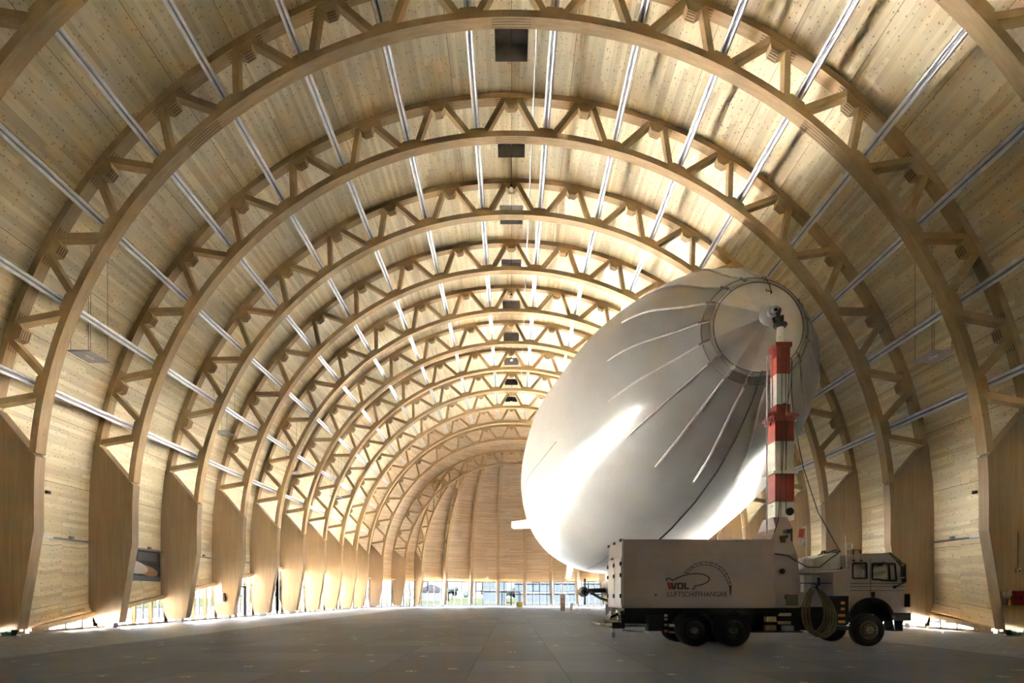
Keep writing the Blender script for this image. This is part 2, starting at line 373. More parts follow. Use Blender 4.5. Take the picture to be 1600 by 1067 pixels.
# ------------------------------------------------------------------ arches
def g_in(i):  return 1.0 if i <= 9 else math.sqrt(1 - ((i-9)*S/AIN)**2)
def arc(R, t): return Vector((R*math.sin(t), 0, ZC + R*math.cos(t)))
def arch_meshes(dR, label):
    ri, rlc, ruc, rs = RI+dR, RLC+dR, RUC+dR, RS+dR-0.02
    tk = PI/2/ (16*PH) * PH if False else PH
    ms = {}
    def ringsec(r0, r1, t, y0=0.0, y1=W):
        a, b = arc(r0, t), arc(r1, t)
        return [(a.x, y0, a.z), (b.x, y0, b.z), (b.x, y1, b.z), (a.x, y1, a.z)]
    n = 110; tl = PI/2 - rad(5.0)
    m = MB().loft([ringsec(ri, rlc, -tl + 2*tl*k/n) for k in range(n+1)])
    m.cur = 1
    for t0 in (0, rad(40.5), -rad(40.5)):           # slotted splices in the soffit
        dt = 0.78/ri
        for q in range(4):
            y = 0.08 + q*0.105
            m.loft([ringsec(ri-0.004, ri+0.01, t0 + dt*(k/4-1), y, y+0.022) for k in range(9)])
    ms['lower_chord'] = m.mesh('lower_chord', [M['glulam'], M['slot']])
    tu = rad(80.5)
    m = MB().loft([ringsec(ruc, rs, -tu + 2*tu*k/n) for k in range(n+1)])
    m.cur = 1
    for k in range(-7, 8):
        for sg in (-1, 1):
            t0 = 2*k*PH + sg*0.62/ruc; dt = 0.16/ruc
            for q in range(4):
                y = 0.08 + q*0.105
                m.loft([ringsec(ruc-0.004, ruc+0.01, t0+dt*(j-1), y, y+0.03) for j in range(3)])
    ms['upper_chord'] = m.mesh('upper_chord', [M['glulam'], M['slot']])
    up = 0.04
    ms['diagonal'] = []; ms['block'] = []
    def P(R, t, off):                               # point at radius R, angle t, shifted tangentially
        a = arc(R, t); return a + Vector((math.cos(t), 0, -math.sin(t))) * off
    dy0, dy1 = 0.05, W - 0.05
    def bar2(p, q, w):
        t = (q-p).normalized(); nrm = Vector((t.z, 0, -t.x)) * w/2
        poly = [p-nrm, p+nrm, q+nrm, q-nrm]
        return MB().prism([(v.x, v.z) for v in poly], (0,0,0), (1,0,0), (0,0,1), (0,dy0,0), (0,dy1,0))
    for k in range(-8, 8):
        tv = (2*k+1)*PH
        for sg in (-1, 1):
            tuu = tv + sg*PH
            if abs(tuu) > rad(81.5): tuu = math.copysign(rad(80.9), tuu)
            a = P(rlc-0.06, tv, sg*0.34); b = P(ruc+0.06, tuu, -sg*0.34)
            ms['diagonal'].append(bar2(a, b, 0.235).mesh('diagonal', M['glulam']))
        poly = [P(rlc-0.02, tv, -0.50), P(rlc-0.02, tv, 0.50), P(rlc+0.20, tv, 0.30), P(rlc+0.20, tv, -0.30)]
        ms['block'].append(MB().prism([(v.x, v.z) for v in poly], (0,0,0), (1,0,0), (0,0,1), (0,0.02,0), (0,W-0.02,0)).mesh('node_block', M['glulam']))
    for k in range(-7, 8):
        t = 2*k*PH
        poly = [P(ruc+0.02, t, -0.46), P(ruc+0.02, t, 0.46), P(ruc-0.36, t, 0.19), P(ruc-0.36, t, -0.19)]
        mb = MB().prism([(v.x, v.z) for v in poly], (0,0,0), (1,0,0), (0,0,1), (0,0.02,0), (0,W-0.02,0))
        mb.cur = 1
        for q in range(4):
            y = 0.08 + q*0.105; a, b = P(ruc-0.362, t, -0.17), P(ruc-0.362, t, 0.17)
            mb.bar((a.x, y, a.z), (b.x, y, b.z), 0.03, 0.012, (math.sin(t), 0, math.cos(t)))
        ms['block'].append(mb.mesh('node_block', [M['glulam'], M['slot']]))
    ms['post'] = []; ms['foot'] = []
    for sg in (-1, 1):
        e = rad(9.3); e2 = rad(4.6)
        poly = [(19.2+dR, 0.27), (ri, 4.15), (ri, ZC), (ri*math.cos(e2*.5), ZC+ri*math.sin(e2*.5)), (ri*math.cos(e2), ZC+ri*math.sin(e2)),
                (ri*math.cos(e2)+0.16, ZC+ri*math.sin(e2)+0.16), (ruc*math.cos(e)-0.12, ZC+ruc*math.sin(e)+0.02),
                (rs*math.cos(e), ZC+rs*math.sin(e)+0.12), (rs*math.cos(e/2), ZC+rs*math.sin(e/2)), (rs, ZC), (rs, 1.25), (20.30+dR, 0.27)]
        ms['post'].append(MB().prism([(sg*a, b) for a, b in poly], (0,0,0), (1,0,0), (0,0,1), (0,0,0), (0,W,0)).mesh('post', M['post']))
        xc = sg*(19.72+dR)
        mb = MB().box((xc-0.28, W/2-0.2, 0), (xc+0.28, W/2+0.2, 0.03))
        mb.hexa([(xc-.17,W/2-.13,.03),(xc+.17,W/2-.13,.03),(xc+.17,W/2+.13,.03),(xc-.17,W/2+.13,.03),(xc-.24,W/2-.17,.275),(xc+.24,W/2-.17,.275),(xc+.24,W/2+.17,.275),(xc-.24,W/2+.17,.275)])
        mb.lathe([(0.06, 0), (0.06, 0.03), (0, 0.03)], (xc, W/2-0.15, 0.16), (0, -1, 0), 10)
        ms['foot'].append(mb)
    return ms
def make_arch(i, ms, label):
    t = thing('timber_arch', label, 'arch', (0, YA + i*S, 0), 'timber lattice arches across the hall')
    link('lower_chord', ms['lower_chord'], t); link('upper_chord', ms['upper_chord'], t)
    for d in ms['diagonal']: link('diagonal', d, t)
    for d in ms['block']: link('node_block', d, t)
    for p in ms['post']: link('post', p, t)
    for q, f in enumerate(ms['footmesh'][0 if i > 0 else 1]): link('steel_foot', f, t)
    return t
std = arch_meshes(0.0, '')
std['footmesh'] = [[f.mesh('steel_foot', M['steel']) for f in std['foot']], [f.mesh('steel_foot', M['green']) for f in std['foot']]]
make_arch(-1, std, 'nearest timber lattice arch, cropped, showing only in the upper corners')
for i in range(0, 10):
    extra = {0: 'nearest timber lattice arch whose whole curve spans the photo',}.get(i, 'timber lattice arch, %s complete one counted from the camera' % ORD[i])
    make_arch(i, std, extra)
for i in (10, 11):
    ms = arch_meshes(RI*g_in(i) - RI, '')
    fm = [f.mesh('steel_foot', M['steel']) for f in ms['foot']]; ms['footmesh'] = [fm, fm]
    make_arch(i, ms, 'small farthest timber arch, the rounded end ribs lean against it' if i == 11 else 'timber lattice arch, %s complete one counted from the camera' % ORD[i])

# ------------------------------------------------------------------ radial half arches of the rounded end
YL = YA + 11*S
RL = RI*g_in(11)
def ell_z(x, y, rx, a):
    q = 1 - (x/rx)**2 - ((y-YJ)/a)**2
    return ZC + rx*math.sqrt(q) if q > 0 else ZC
def make_rib(k, sg):
    phi = rad(6.85 + 13.7*k)
    Fx, Fy = sg*RI*math.sin(phi), YJ + AIN*math.cos(phi)
    tT = PH*(2*k+1)
    Tx, Ty = sg*(RL+0.15)*math.sin(tT), YL + W
    dx, dy = Fx-Tx, Fy-Ty; ln = math.hypot(dx, dy); e = Vector((dx/ln, dy/ln, 0)); nrm = Vector((-e.y, e.x, 0))
    T0 = Vector((Tx, Ty, 0))
    def curve(rx, a):
        lo, hi = 0.0, ln + 6
        for _ in range(50):
            m = (lo+hi)/2; p = T0 + e*m
            if (p.x/rx)**2 + ((p.y-YJ)/a)**2 < 1: lo = m
            else: hi = m
        um = lo; pts = []
        for j in range(25):
            u = um*math.sin(PI/2*j/24); p = T0 + e*u
            pts.append((u, ell_z(p.x, p.y, rx, a)))
        return pts, um
    inn, ui = curve(RI+0.13, AIN+0.13); out, uo = curve(RUC+0.13, ASK-0.24)
    full = lambda u, z, off=0: T0 + e*u + Vector((0, 0, z)) + nrm*off
    side = 'left' if sg < 0 else 'right'
    t = thing('end_rib', 'slender timber rib of the rounded far end, %s one %s of the centre line' % (ORD[k], side), 'rib', (Fx, Fy, 0), 'timber ribs of the rounded end')
    wr = 0.20
    def sweep(pts, th, name):
        rings = []
        for j, (u, z) in enumerate(pts):
            a, b = pts[max(j-1, 0)], pts[min(j+1, len(pts)-1)]
            tu, tz = b[0]-a[0], b[1]-a[1]; l_ = math.hypot(tu, tz); nu, nz_ = -tz/l_*th/2, tu/l_*th/2
            rings.append([full(u+nu, z+nz_, -wr), full(u+nu, z+nz_, wr), full(u-nu, z-nz_, wr), full(u-nu, z-nz_, -wr)])
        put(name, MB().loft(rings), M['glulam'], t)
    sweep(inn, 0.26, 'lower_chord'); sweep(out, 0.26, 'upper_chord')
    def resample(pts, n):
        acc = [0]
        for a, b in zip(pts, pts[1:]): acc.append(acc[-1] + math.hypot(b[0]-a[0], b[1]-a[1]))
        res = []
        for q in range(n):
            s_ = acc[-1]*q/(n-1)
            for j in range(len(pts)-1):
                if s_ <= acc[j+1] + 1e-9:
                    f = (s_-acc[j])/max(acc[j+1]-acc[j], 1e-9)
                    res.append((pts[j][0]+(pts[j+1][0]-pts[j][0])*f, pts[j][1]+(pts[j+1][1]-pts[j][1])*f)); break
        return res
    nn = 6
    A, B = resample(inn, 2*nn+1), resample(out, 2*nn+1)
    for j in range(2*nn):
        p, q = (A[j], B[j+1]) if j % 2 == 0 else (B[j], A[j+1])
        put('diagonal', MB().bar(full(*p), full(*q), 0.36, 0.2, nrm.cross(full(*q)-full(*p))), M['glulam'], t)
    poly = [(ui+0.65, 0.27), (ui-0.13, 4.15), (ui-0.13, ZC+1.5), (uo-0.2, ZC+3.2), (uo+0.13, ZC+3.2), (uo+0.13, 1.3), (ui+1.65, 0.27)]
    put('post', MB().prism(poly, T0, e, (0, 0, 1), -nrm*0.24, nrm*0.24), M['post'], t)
    c = T0 + e*(ui+1.15)
    put('steel_foot', MB().box(c-Vector((.25,.25,0)), c+Vector((.25,.25,.03))).box(c-Vector((.17,.17,0)), c+Vector((.17,.17,.28))), M['steel'], t)
for k in range(4):
    for sg in (-1, 1): make_rib(k, sg)

# ------------------------------------------------------------------ roof skin, rounded end, rear gate, floor
YN = -2.5                                  # rear (behind the camera)
def zbot(y):                               # lower edge of the timber skin along the long sides
    if y < 16.99: return 0.0
    if y < 23.75: return 0.30
    return min(4.05, 0.10 + 0.154*(y - 24.0))
TH = 0.22
HY0, HY1, HA = 24.3, 26.1, 2.05            # hatch extents in the first bay, half-angle in degrees
def skin():
    mb = MB()
    ang = [-90 + 3*k for k in range(30)] + [-HA, HA] + [3*k for k in range(1, 31)]
    ang = sorted(set(ang) - {0})
    ys = [YN, 0, 5] + [YA-2*S+W, YA-S+W]
    hol = []
    for i in range(0, 9):
        a, b = HY0 + i*S, HY1 + i*S; hol.append((a, b)); ys += [a, b]
    ys += [YA+i*S for i in range(10)] + [16.98, 17.0, 23.74, 23.76, 49.65] + [YA+i*S+2.6 for i in range(1, 5)]
    ys = sorted(set(round(y, 3) for y in ys)); ys = [y for y in ys if y <= YJ+1e-6]
    def prof(y, R):
        pts = [(-R, zbot(y))] + [(R*math.sin(rad(a)), ZC + R*math.cos(rad(a))) for a in ang] + [(R, zbot(y))]
        return pts
    vs = [-(RS*PI/2) - ZC] + [RS*rad(a) for a in ang] + [RS*PI/2 + ZC]
    for y0, y1 in zip(ys, ys[1:]):
        yz0, yz1 = y0 + 1e-4, y1 - 1e-4
        for R, flip in ((RS, 0), (RS+TH, 1)):
            p0, p1 = prof(yz0, R), prof(yz1, R)
            for j in range(len(p0)-1):
                mid = (vs[j]+vs[j+1])/2
                if any(a-1e-3 <= y0 and y1 <= b+1e-3 for a, b in hol) and abs(mid) < RS*rad(HA): continue
                v0 = (vs[j] if j > 0 else -(RS*PI/2) - (ZC - p0[0][1])); v1 = (vs[j+1] if j < len(p0)-2 else RS*PI/2 + (ZC - p0[-1][1]))
                mb.quad((p0[j][0], y0, p0[j][1]), (p0[j+1][0], y0, p0[j+1][1]), (p1[j+1][0], y1, p1[j+1][1]), (p1[j][0], y1, p1[j][1]),
                        [(y0, v0), (y0, v1), (y1, v1), (y1, v0)])
    me = mb.mesh('ceiling', M['skin'])
    return struct(link('ceiling', me))
skin()
def dome():
    mb = MB()
    na, ne = 60, 26
    for RX, A_ in ((RS, ASK), (RS+TH, ASK+TH)):
        def pt(i, j):
            ph = -PI/2 + PI*i/na                         # azimuth, 0 = far end
            if j < 0: x, y, z = RX*math.sin(ph), YJ + A_*math.cos(ph), 4.05
            else:
                el = PI/2*j/ne; x, y, z = RX*math.cos(el)*math.sin(ph), YJ + A_*math.cos(el)*math.cos(ph), ZC + RX*math.sin(el)
            return (x, y, z), (21.8*ph, RX*(PI/2*max(j, 0)/ne) - (1.49 if j < 0 else 0))
        for i in range(na):
            for j in range(-1, ne):
                q = [pt(i, j), pt(i+1, j), pt(i+1, j+1), pt(i, j+1)]
                if j == ne-1: n = len(mb.v); mb.v += [a[0] for a in q[:3]]; mb.face((n, n+1, n+2), [a[1] for a in q[:3]])
                else: mb.quad(*[a[0] for a in q], [a[1] for a in q])
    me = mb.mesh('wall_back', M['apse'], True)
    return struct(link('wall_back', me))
dome()
mb = MB().prism([(-21.2, 0), (21.2, 0)] + [((RS+.3)*math.cos(rad(a)), ZC + (RS+.3)*math.sin(rad(a))) for a in range(0, 181, 6)], (0, YN, 0), (1,0,0), (0,0,1), (0,0,0), (0,-0.3,0))
struct(mb.build('wall_front', M['gate']))
mb = MB()
outl = [(-21.0, YN), (21.0, YN), (21.0, YJ)] + [(21.0*math.cos(rad(a)), YJ + 23.3*math.sin(rad(a))) for a in range(4, 180, 4)] + [(-21.0, YJ)]
mb.prism(outl, (0,0,0), (1,0,0), (0,1,0), (0,0,-0.3), (0,0,0))
struct(mb.build('floor', M['floor']))

# ------------------------------------------------------------------ glazing
XG = 20.52
wn = [0]
def window(P0, P1, n_div, zt0, zt1, inward, transom=None, sash=(), door=None, mull=0.11, dep=0.20, fmat='frame_wood'):
    """timber framed glazing between two floor points, sloping head from zt0 to zt1"""
    wn[0] += 1
    P0, P1 = Vector((*P0, 0)), Vector((*P1, 0)); t = P1 - P0; nrm = Vector(inward + (0,)).normalized()
    t2 = t.normalized()
    top = lambda f: zt0 + (zt1-zt0)*f
    root = struct(link('window_%d' % wn[0], None)); root.location = P0
    fr = MB()
    fr.bar(P0 + Vector((0,0,0.06)), P1 + Vector((0,0,0.06)), dep, 0.10)
    fr.bar(P0 + Vector((0,0,zt0-0.05)), P1 + Vector((0,0,zt1-0.05)), dep, 0.10)
    for k in range(n_div+1):
        f = k/n_div
        if top(f) < 0.2: continue
        c = P0 + t*f; fr.box
        a = t2*mull/2; b = nrm*dep/2
        fr.hexa([c-a-b, c+a-b, c+a+b, c-a+b] + [v + Vector((0,0,top(f)-0.02)) for v in (c-a-b, c+a-b, c+a+b, c-a+b)])
    put('frame', fr, M[fmat], root)
    gl = MB()
    for k in range(n_div):
        f0, f1 = k/n_div, (k+1)/n_div
        a, b = P0 + t*f0, P0 + t*f1
        if max(top(f0), top(f1)) < 0.2: continue
        gl.quad(a + Vector((0,0,0.1)), b + Vector((0,0,0.1)), b + Vector((0,0,max(0.11, top(f1)-0.08))), a + Vector((0,0,max(0.11, top(f0)-0.08))))
    put('pane', gl, M['glass'], root)
    dk = MB()
    if transom:
        f0 = 0.0 if zt0 > transom else (transom-zt0)/max(zt1-zt0, 1e-6)
        if f0 < 1: dk.bar(P0 + t*f0 + Vector((0,0,transom)), P1 + Vector((0,0,transom)), 0.08, 0.05)
    for k in sash:
        f0, f1 = k/n_div, (k+1)/n_div; a, b = P0 + t*f0, P0 + t*f1
        for z in (transom, top(f0)-0.12): dk.bar(a + Vector((0,0,z)) + nrm*.02, b + Vector((0,0,z)) + nrm*.02, 0.1, 0.11)
        for q in (a + t2*.08, b - t2*.08): dk.box(q + Vector((0,0,transom)) - Vector((.05,.05,0)), q + Vector((.05,.05,top(f0)-0.1)))
    if door:
        k0, k1, h = door; a, b = P0 + t*(k0/n_div), P0 + t*(k1/n_div)
        for q in (a, (a+b)/2, b): dk.box(q + nrm*.03 - Vector((.075,.075,0)), q + nrm*.03 + Vector((.075,.075,h)))
        dk.bar(a + Vector((0,0,h)) + nrm*.03, b + Vector((0,0,h)) + nrm*.03, 0.14, 0.14)
    if dk.v: put('sash_bar', dk, M['darkframe'], root)
    lt = MB().bar(P0 + nrm*0.02 + Vector((0,0,zt0+0.06)), P1 + nrm*0.02 + Vector((0,0,zt1+0.06)), 0.34, 0.14)
    put('lintel', lt, M['frame_wood'], root)
for sg in (-1, 1):
    inw = (-sg, 0)
    y0 = 17.0
    while y0 < 23.7:                                    # low strip beside the nearest bays
        y1 = min(y0+S, 23.74); window((sg*XG, y0), (sg*XG, y1), 4, 0.30, 0.30, inw); y0 = y1
    ys = [24.0] + [YA + i*S + W/2 for i in range(1, 10)]
    for i, (a, b) in enumerate(zip(ys, ys[1:])):
        if a < 49.65 < b:
            window((sg*XG, a), (sg*XG, 49.65), 3, zbot(a), zbot(49.65), inw, 2.46); window((sg*XG, 49.65), (sg*XG, b), 1, 4.05, 4.05, inw, 2.46)
        else:
            window((sg*XG, a), (sg*XG, b), 4, zbot(a), zbot(b), inw, 2.46 if zbot(b) > 2.7 else None, door=(1, 3, 2.3) if (i == 3 and sg < 0) else None)
# added upright slanted fins outside the glazing that keep daylight off the posts
M['fin'] = plain('added_fin_dark', (0.06, 0.052, 0.045), 0.8, 0, 0.0)
for sg in (-1, 1):
    fm_ = MB(); y = YA + S + W/2 + 0.36
    while y < YJ:
        q0, q1, zt_ = Vector((sg*20.72, y, -0.3)), Vector((sg*(20.72+FIN*.6), y+FIN*.8, -0.3)), zbot(y)
        w_ = Vector((-sg*.8, .6, 0))*0.02
        fm_.hexa([q0-w_, q1-w_, q1+w_, q0+w_] + [v + Vector((0, 0, zt_+.3)) for v in (q0-w_, q1-w_, q1+w_, q0+w_)]); y += 0.7125
    for q in range(26):
        ph_ = rad(89.2 - q*1.75)
        q0 = Vector((sg*20.98*math.sin(ph_), YJ + 23.3*math.cos(ph_), -0.3)); q1 = q0 + Vector((sg*FIN*.75, FIN*1.0, 0)); w_ = Vector((-sg*.8, .6, 0))*0.02
        fm_.hexa([q0-w_, q1-w_, q1+w_, q0+w_] + [v + Vector((0, 0, 4.35)) for v in (q0-w_, q1-w_, q1+w_, q0+w_)])
    struct(fm_.build('added_light_fin_%d' % (1 if sg < 0 else 2), M['fin']))
phs = [rad(-90 + 14.6), rad(-90+29.3)] + [rad(6.85+13.7*k) for k in range(-4, 4)]
phs = [-PI/2] + sorted(phs) + [PI/2 - rad(29.3), PI/2 - rad(14.6), PI/2]
for i, (a, b) in enumerate(zip(phs, phs[1:])):
    p = (20.4*math.sin(a), YJ + 22.75*math.cos(a)); q = (20.4*math.sin(b), YJ + 22.75*math.cos(b))
    mx, my = (p[0]+q[0])/2, (p[1]+q[1])/2 - YJ
    l_ = math.hypot(mx/20.4, my/22.7)
    window(p, q, 4, 4.05, 4.05, (-mx, -my), 2.46, sash=((1,) if i in (3, 5, 7, 9) else ()), door=(0.7, 3.2, 2.3) if i == 6 else None, mull=0.09, dep=0.12, fmat='darkframe')

# ------------------------------------------------------------------ silver struts along the roof
RT = RLC + 0.20 + 0.06
def strut_meshes():
    l_ = S
    rails = [MB().tube([(sx*0.095, 0, 0), (sx*0.095, l_, 0)], 0.062, 10).mesh('rail', M['alu'], True) for sx in (-1, 1)]
    web = MB().box((-0.05, 0.0, 0.005), (0.05, l_, 0.035)).mesh('web', M['web'])
    return rails, web
rails, web = strut_meshes()
def project(p): return X0 + p.x*FPX/p.y, YH - (p.z-CAMZ)*FPX/p.y
PROF = [(0, 0), (1.0, 1.699), (2.2, 2.598), (4, 3.897), (7, 5.066), (11, 6.158), (16, 6.974), (21, 7.642), (27, 7.80), (34, 7.5), (42, 6.6), (50, 4.891), (56, 3.0), (60, 0.0)]
AX, AZ, AD, AVX, AVZ = 8.831, 9.616, 19.316, -0.008, 0.003
def hidden(p, margin=22):
    px, py = project(p)
    for s_, r in PROF[3:-2]:
        d = AD + s_
        if d > p.y: break
        cx, cy = X0 + (AX+AVX*s_)*FPX/d, YH - (AZ+AVZ*s_)*FPX/d
        if math.hypot(px-cx, py-cy) < r*FPX/d - margin: return True
    return False
for i in range(-1, 9):
    for k in range(-8, 8):
        t = (2*k+1)*PH
        a, b = arc(RT, t), arc(RT, t); a.y = YA + i*S + W/2; b.y = a.y + S
        qs = [a.lerp(b, f) for f in (0.0, 0.25, 0.5, 0.75, 1.0)]
        vis = False
        for q in qs:
            px, py = project(q)
            if -25 < px < 1625 and -25 < py and not hidden(q): vis = True
        if not vis: continue
        n = (k if k >= 0 else -k-1)
        o = thing('roof_strut', 'silver twin-rail strut %s, %s from the crown on the %s' % (bay_name(i), ORD[n], 'right' if k >= 0 else 'left'),
                  'strut', a, 'silver struts from arch to arch')
        o.rotation_euler = (0, t, 0)
        link('rail', rails[0], o); link('rail', rails[1], o); link('web', web, o)

# ------------------------------------------------------------------ roof hatches with hanging lamps, conduit
hw = RS*math.sin(rad(HA))
def hatch_meshes():
    zt = ZC + RS
    cb = MB(); x0, x1, y0, y1, z0, z1 = -hw, hw, 0, HY1-HY0, zt*0-0.02, 0.75
    for a, b in (((x0, y0), (x1, y0)), ((x1, y0), (x1, y1)), ((x1, y1), (x0, y1)), ((x0, y1), (x0, y0))):
        cb.quad((*a, z0), (*b, z0), (*b, z1), (*a, z1)); 
        e = 0.06
    for a, b in (((x0-.06, y0-.06), (x1+.06, y0)), ((x0-.06, y1), (x1+.06, y1+.06)), ((x0-.06, y0), (x0, y1)), ((x1, y0), (x1+.06, y1))):
        cb.box((*a, 0.03), (*b, z1))
    lid = MB().box((x0-.1, y0-.1, z1), (x1+.1, y1+.1, z1+.08))
    rib = MB().box((-.03, y0, z1-.12), (.03, y1, z1)).tube([(0, 0.25, 0.1), (0, 0.25, z1-.1)], 0.03)
    return cb.mesh('curb', M['curb']), lid.mesh('lid', M['curb']), rib.mesh('crossbar', M['web'])
hm = hatch_meshes()
for i in range(0, 9):
    o = thing('roof_hatch', 'grey box roof hatch at the crown, %s' % bay_name(i), 'hatch', (0, HY0 + i*S, ZC + RS*math.cos(rad(HA))), 'grey hatches along the crown')
    for nme, me in zip(('curb', 'lid', 'crossbar'), hm): link(nme, me, o)
for i in (1, 3, 5, 7):
    y = YA + i*S + 3.9
    o = thing('pendant_lamp', 'small white pendant lamp on a thin cord under the crown, %s' % bay_name(i), 'lamp', (0, y, ZC+RS-2.0), 'small pendants under the crown')
    MB().tube([(0, 0, 0.1), (0, 0, 2.0)], 0.012, 6).build('cord', M['wire'], o)
    MB().lathe([(0.0, 0.16), (0.06, 0.15), (0.07, 0.08), (0.12, 0.06), (0.13, 0.02), (0.10, -0.04), (0, -0.06)], (0,0,0), (0,0,1), 14).build('shade', M['white'], o, True)
    MB().box((-.05, -.05, .14), (.05, .05, .3)).build('socket', M['black'], o)
o = tag(MB().tube([(1.09, y, ZC+RUC-0.10) for y in (18.0, 40.0, 60.0, YJ+2)], 0.045, 8).build('cable_conduit', M['steel']), 'thin grey conduit running along the roof just right of the crown', 'conduit')

# ------------------------------------------------------------------ hanging panels and wall fittings in the bays
for i in range(0, 8, 2):
    for sg in (-1, 1):
        if sg > 0 and i > 2: continue
        y = YA + i*S + 2.3; z = CAMZ + 10.27
        o = thing('hanging_panel', 'flat grey square panel hung on wires on the %s, %s' % ('left' if sg < 0 else 'right', bay_name(i)), 'panel', (sg*18.1, y, z), 'flat panels hung below the roof')
        MB().box((-.48, -.6, 0), (.48, .6, .05)).build('plate', M['greylight'], o)
        MB().box((-.05, -.25, -.012), (.05, .25, 0)).box((-.2, -.03, -.012), (.2, .03, 0)).build('emblem_cross', M['white'], o)
        wz = MB()
        for xx in (-.42, .42):
            for yy in (-.5, .5):
                zt = ZC + math.sqrt(RS**2 - (18.1 + sg*xx)**2) - z
                wz.tube([(xx, yy, .05), (xx, yy, zt)], 0.008, 5)
        wz.build('suspension_wire', M['wire'], o)
for i in range(0, 4):
    for sg in (-1, 1):
        if sg > 0 and i > 0: continue
        y0, y1 = YA + i*S + W + .05, YA + (i+1)*S - .02
        o = thing('wall_rail', 'thin metal light rail low on the %s wall, %s' % ('left' if sg < 0 else 'right', bay_name(i)), 'rail', (sg*20.56, y0, 4.2), 'metal rails on the side walls')
        MB().tube([(0, 0, 0), (0, (y1-y0)*.55, 0)], 0.065, 10).build('pale_section', M['alu'], o, True)  # pale aluminium stretch of the rail
        MB().tube([(0, (y1-y0)*.55, 0), (0, y1-y0, 0)], 0.05, 10).build('dark_section', M['grey'], o, True)
        for f in (.10, .76): MB().box((-.04, (y1-y0)*f-.09, .05), (.09, (y1-y0)*f+.09, .17)).build('bracket', M['grey'], o)
for sg in (-1, 1):
    o = tag(MB().box((-.06, -.09, -.06), (.06, .09, .06)).build('sensor_box', M['black']), 'small dark sensor box on the %s wall beside the nearest complete arch' % ('left' if sg < 0 else 'right'), 'box', 'small sensor boxes')
    o.location = (sg*20.62, 25.2, 6.2)
# poster
pm = MB(); Y0p, Y1p, Z0p, Z1p = 29.2, 33.28, 2.46, 4.25
o = thing('poster', 'dark printed poster with a pale oval picture on the left wall', 'poster', (-20.66, Y0p, Z0p))
pm.quad((0.03, 0, 0), (0.03, Y1p-Y0p, 0), (0.03, Y1p-Y0p, Z1p-Z0p), (0.03, 0, Z1p-Z0p), [(0, 0), (1, 0), (1, 1), (0, 1)])
pm.build('print', M['poster'], o)
MB().box((0.0, -0.03, -0.03), (0.025, Y1p-Y0p+0.03, Z1p-Z0p+0.03)).build('backing', M['grey'], o)
# switch box with its conduit on the fourth left post
YD = YA + 3*S
o = thing('switch_box', 'small grey switch box and cable on the left post of arch four', 'switch', (-19.97, YD, 1.2))
MB().box((-.22, -.14, 0), (.12, 0, .62)).build('housing', M['greylight'], o)
MB().box((.12, -.15, .02), (.24, 0, .6)).build('side_case', M['black'], o)
MB().tube([(0, -.03, .62), (0, -.03, 3.25), (-.65, -.03, 3.3)], 0.025, 6).build('conduit', M['web'], o)
# fittings on the nearest right post
YAf = YA
o = thing('hose_cabinet', 'red hose cabinet on the right post at the photo\'s right edge', 'cabinet', (19.9, YAf, 1.22))
MB().box((-.50, -.28, 0), (.55, 0, .56)).build('case', M['redbox'], o)
MB().box((-.47, -.30, .03), (.52, -.28, .53)).build('door', M['redbox'], o)
MB().box((-.42, -.33, .24), (-.36, -.30, .34)).build('handle', M['black'], o)
o = thing('outlet_box', 'brown socket box with an orange white cone beside the red cabinet', 'box', (19.2, YAf, 1.22))
MB().box((-.17, -.2, 0), (.19, 0, .26)).build('case', plain('brown_case', (0.14, 0.07, 0.035), 0.5), o)
MB().lathe([(.05, 0), (.02, .22), (0, .23)], (-.06, -.24, .0), (0, 0, 1), 12).build('cone', M['orange'], o)
o = thing('socket_plates', 'pair of pale socket plates on the right post above the brown box', 'socket', (19.2, YAf, 1.56))
MB().box((-.18, -.06, 0), (-.03, 0, .2)).build('plate', M['greylight'], o); MB().box((.0, -.06, 0.02), (.2, 0, .24)).build('plate', M['greylight'], o)
o = thing('call_point', 'small white box with a cable up the right post at the edge', 'box', (19.66, YAf, 2.48))
MB().box((-.09, -.07, 0), (.09, 0, .18)).build('case', M['white'], o)
MB().box((-.02, -.08, .05), (.05, -.07, .11)).build('lens', M['black'], o)
MB().tube([(0, -.02, .18), (0, -.02, 1.6)], 0.012, 6).build('cable', M['wire'], o)

# ------------------------------------------------------------------ airship
def pchip(xs, ys):
    n = len(xs); h = [xs[i+1]-xs[i] for i in range(n-1)]; d = [(ys[i+1]-ys[i])/h[i] for i in range(n-1)]; m = [0.0]*n
    for i in range(1, n-1):
        if d[i-1]*d[i] > 0:
            w1, w2 = 2*h[i]+h[i-1], h[i]+2*h[i-1]; m[i] = (w1+w2)/(w1/d[i-1]+w2/d[i])
    m[0] = d[0]*1.35; m[-1] = d[-1]*1.3
    def f(q):
        k = max(i for i in range(n-1) if xs[i] <= q or i == 0); t = (q-xs[k])/h[k]
        return (2*t**3-3*t*t+1)*ys[k]+(t**3-2*t*t+t)*h[k]*m[k]+(3*t*t-2*t**3)*ys[k+1]+(t**3-t*t)*h[k]*m[k+1]
    return f
rprof = pchip([p[0] for p in PROF], [p[1] for p in PROF])
SH = thing('airship', 'huge silver white airship moored nose first to the mast on the truck', 'airship', (AX, AD, AZ+CAMZ))
def hull(s, a, out=0.0):                     # a = angle from +X towards +Z, s metres from the nose tip
    r = max(rprof(s), 0) + out
    return Vector((AX + AVX*s + r*math.cos(a), AD + s, AZ + CAMZ + AVZ*s + r*math.sin(a)))
SC = 1.02
ss = [SC + (60-SC)*(1-math.cos(PI*k/96))/2 for k in range(97)]
NA = 96
mb = MB()
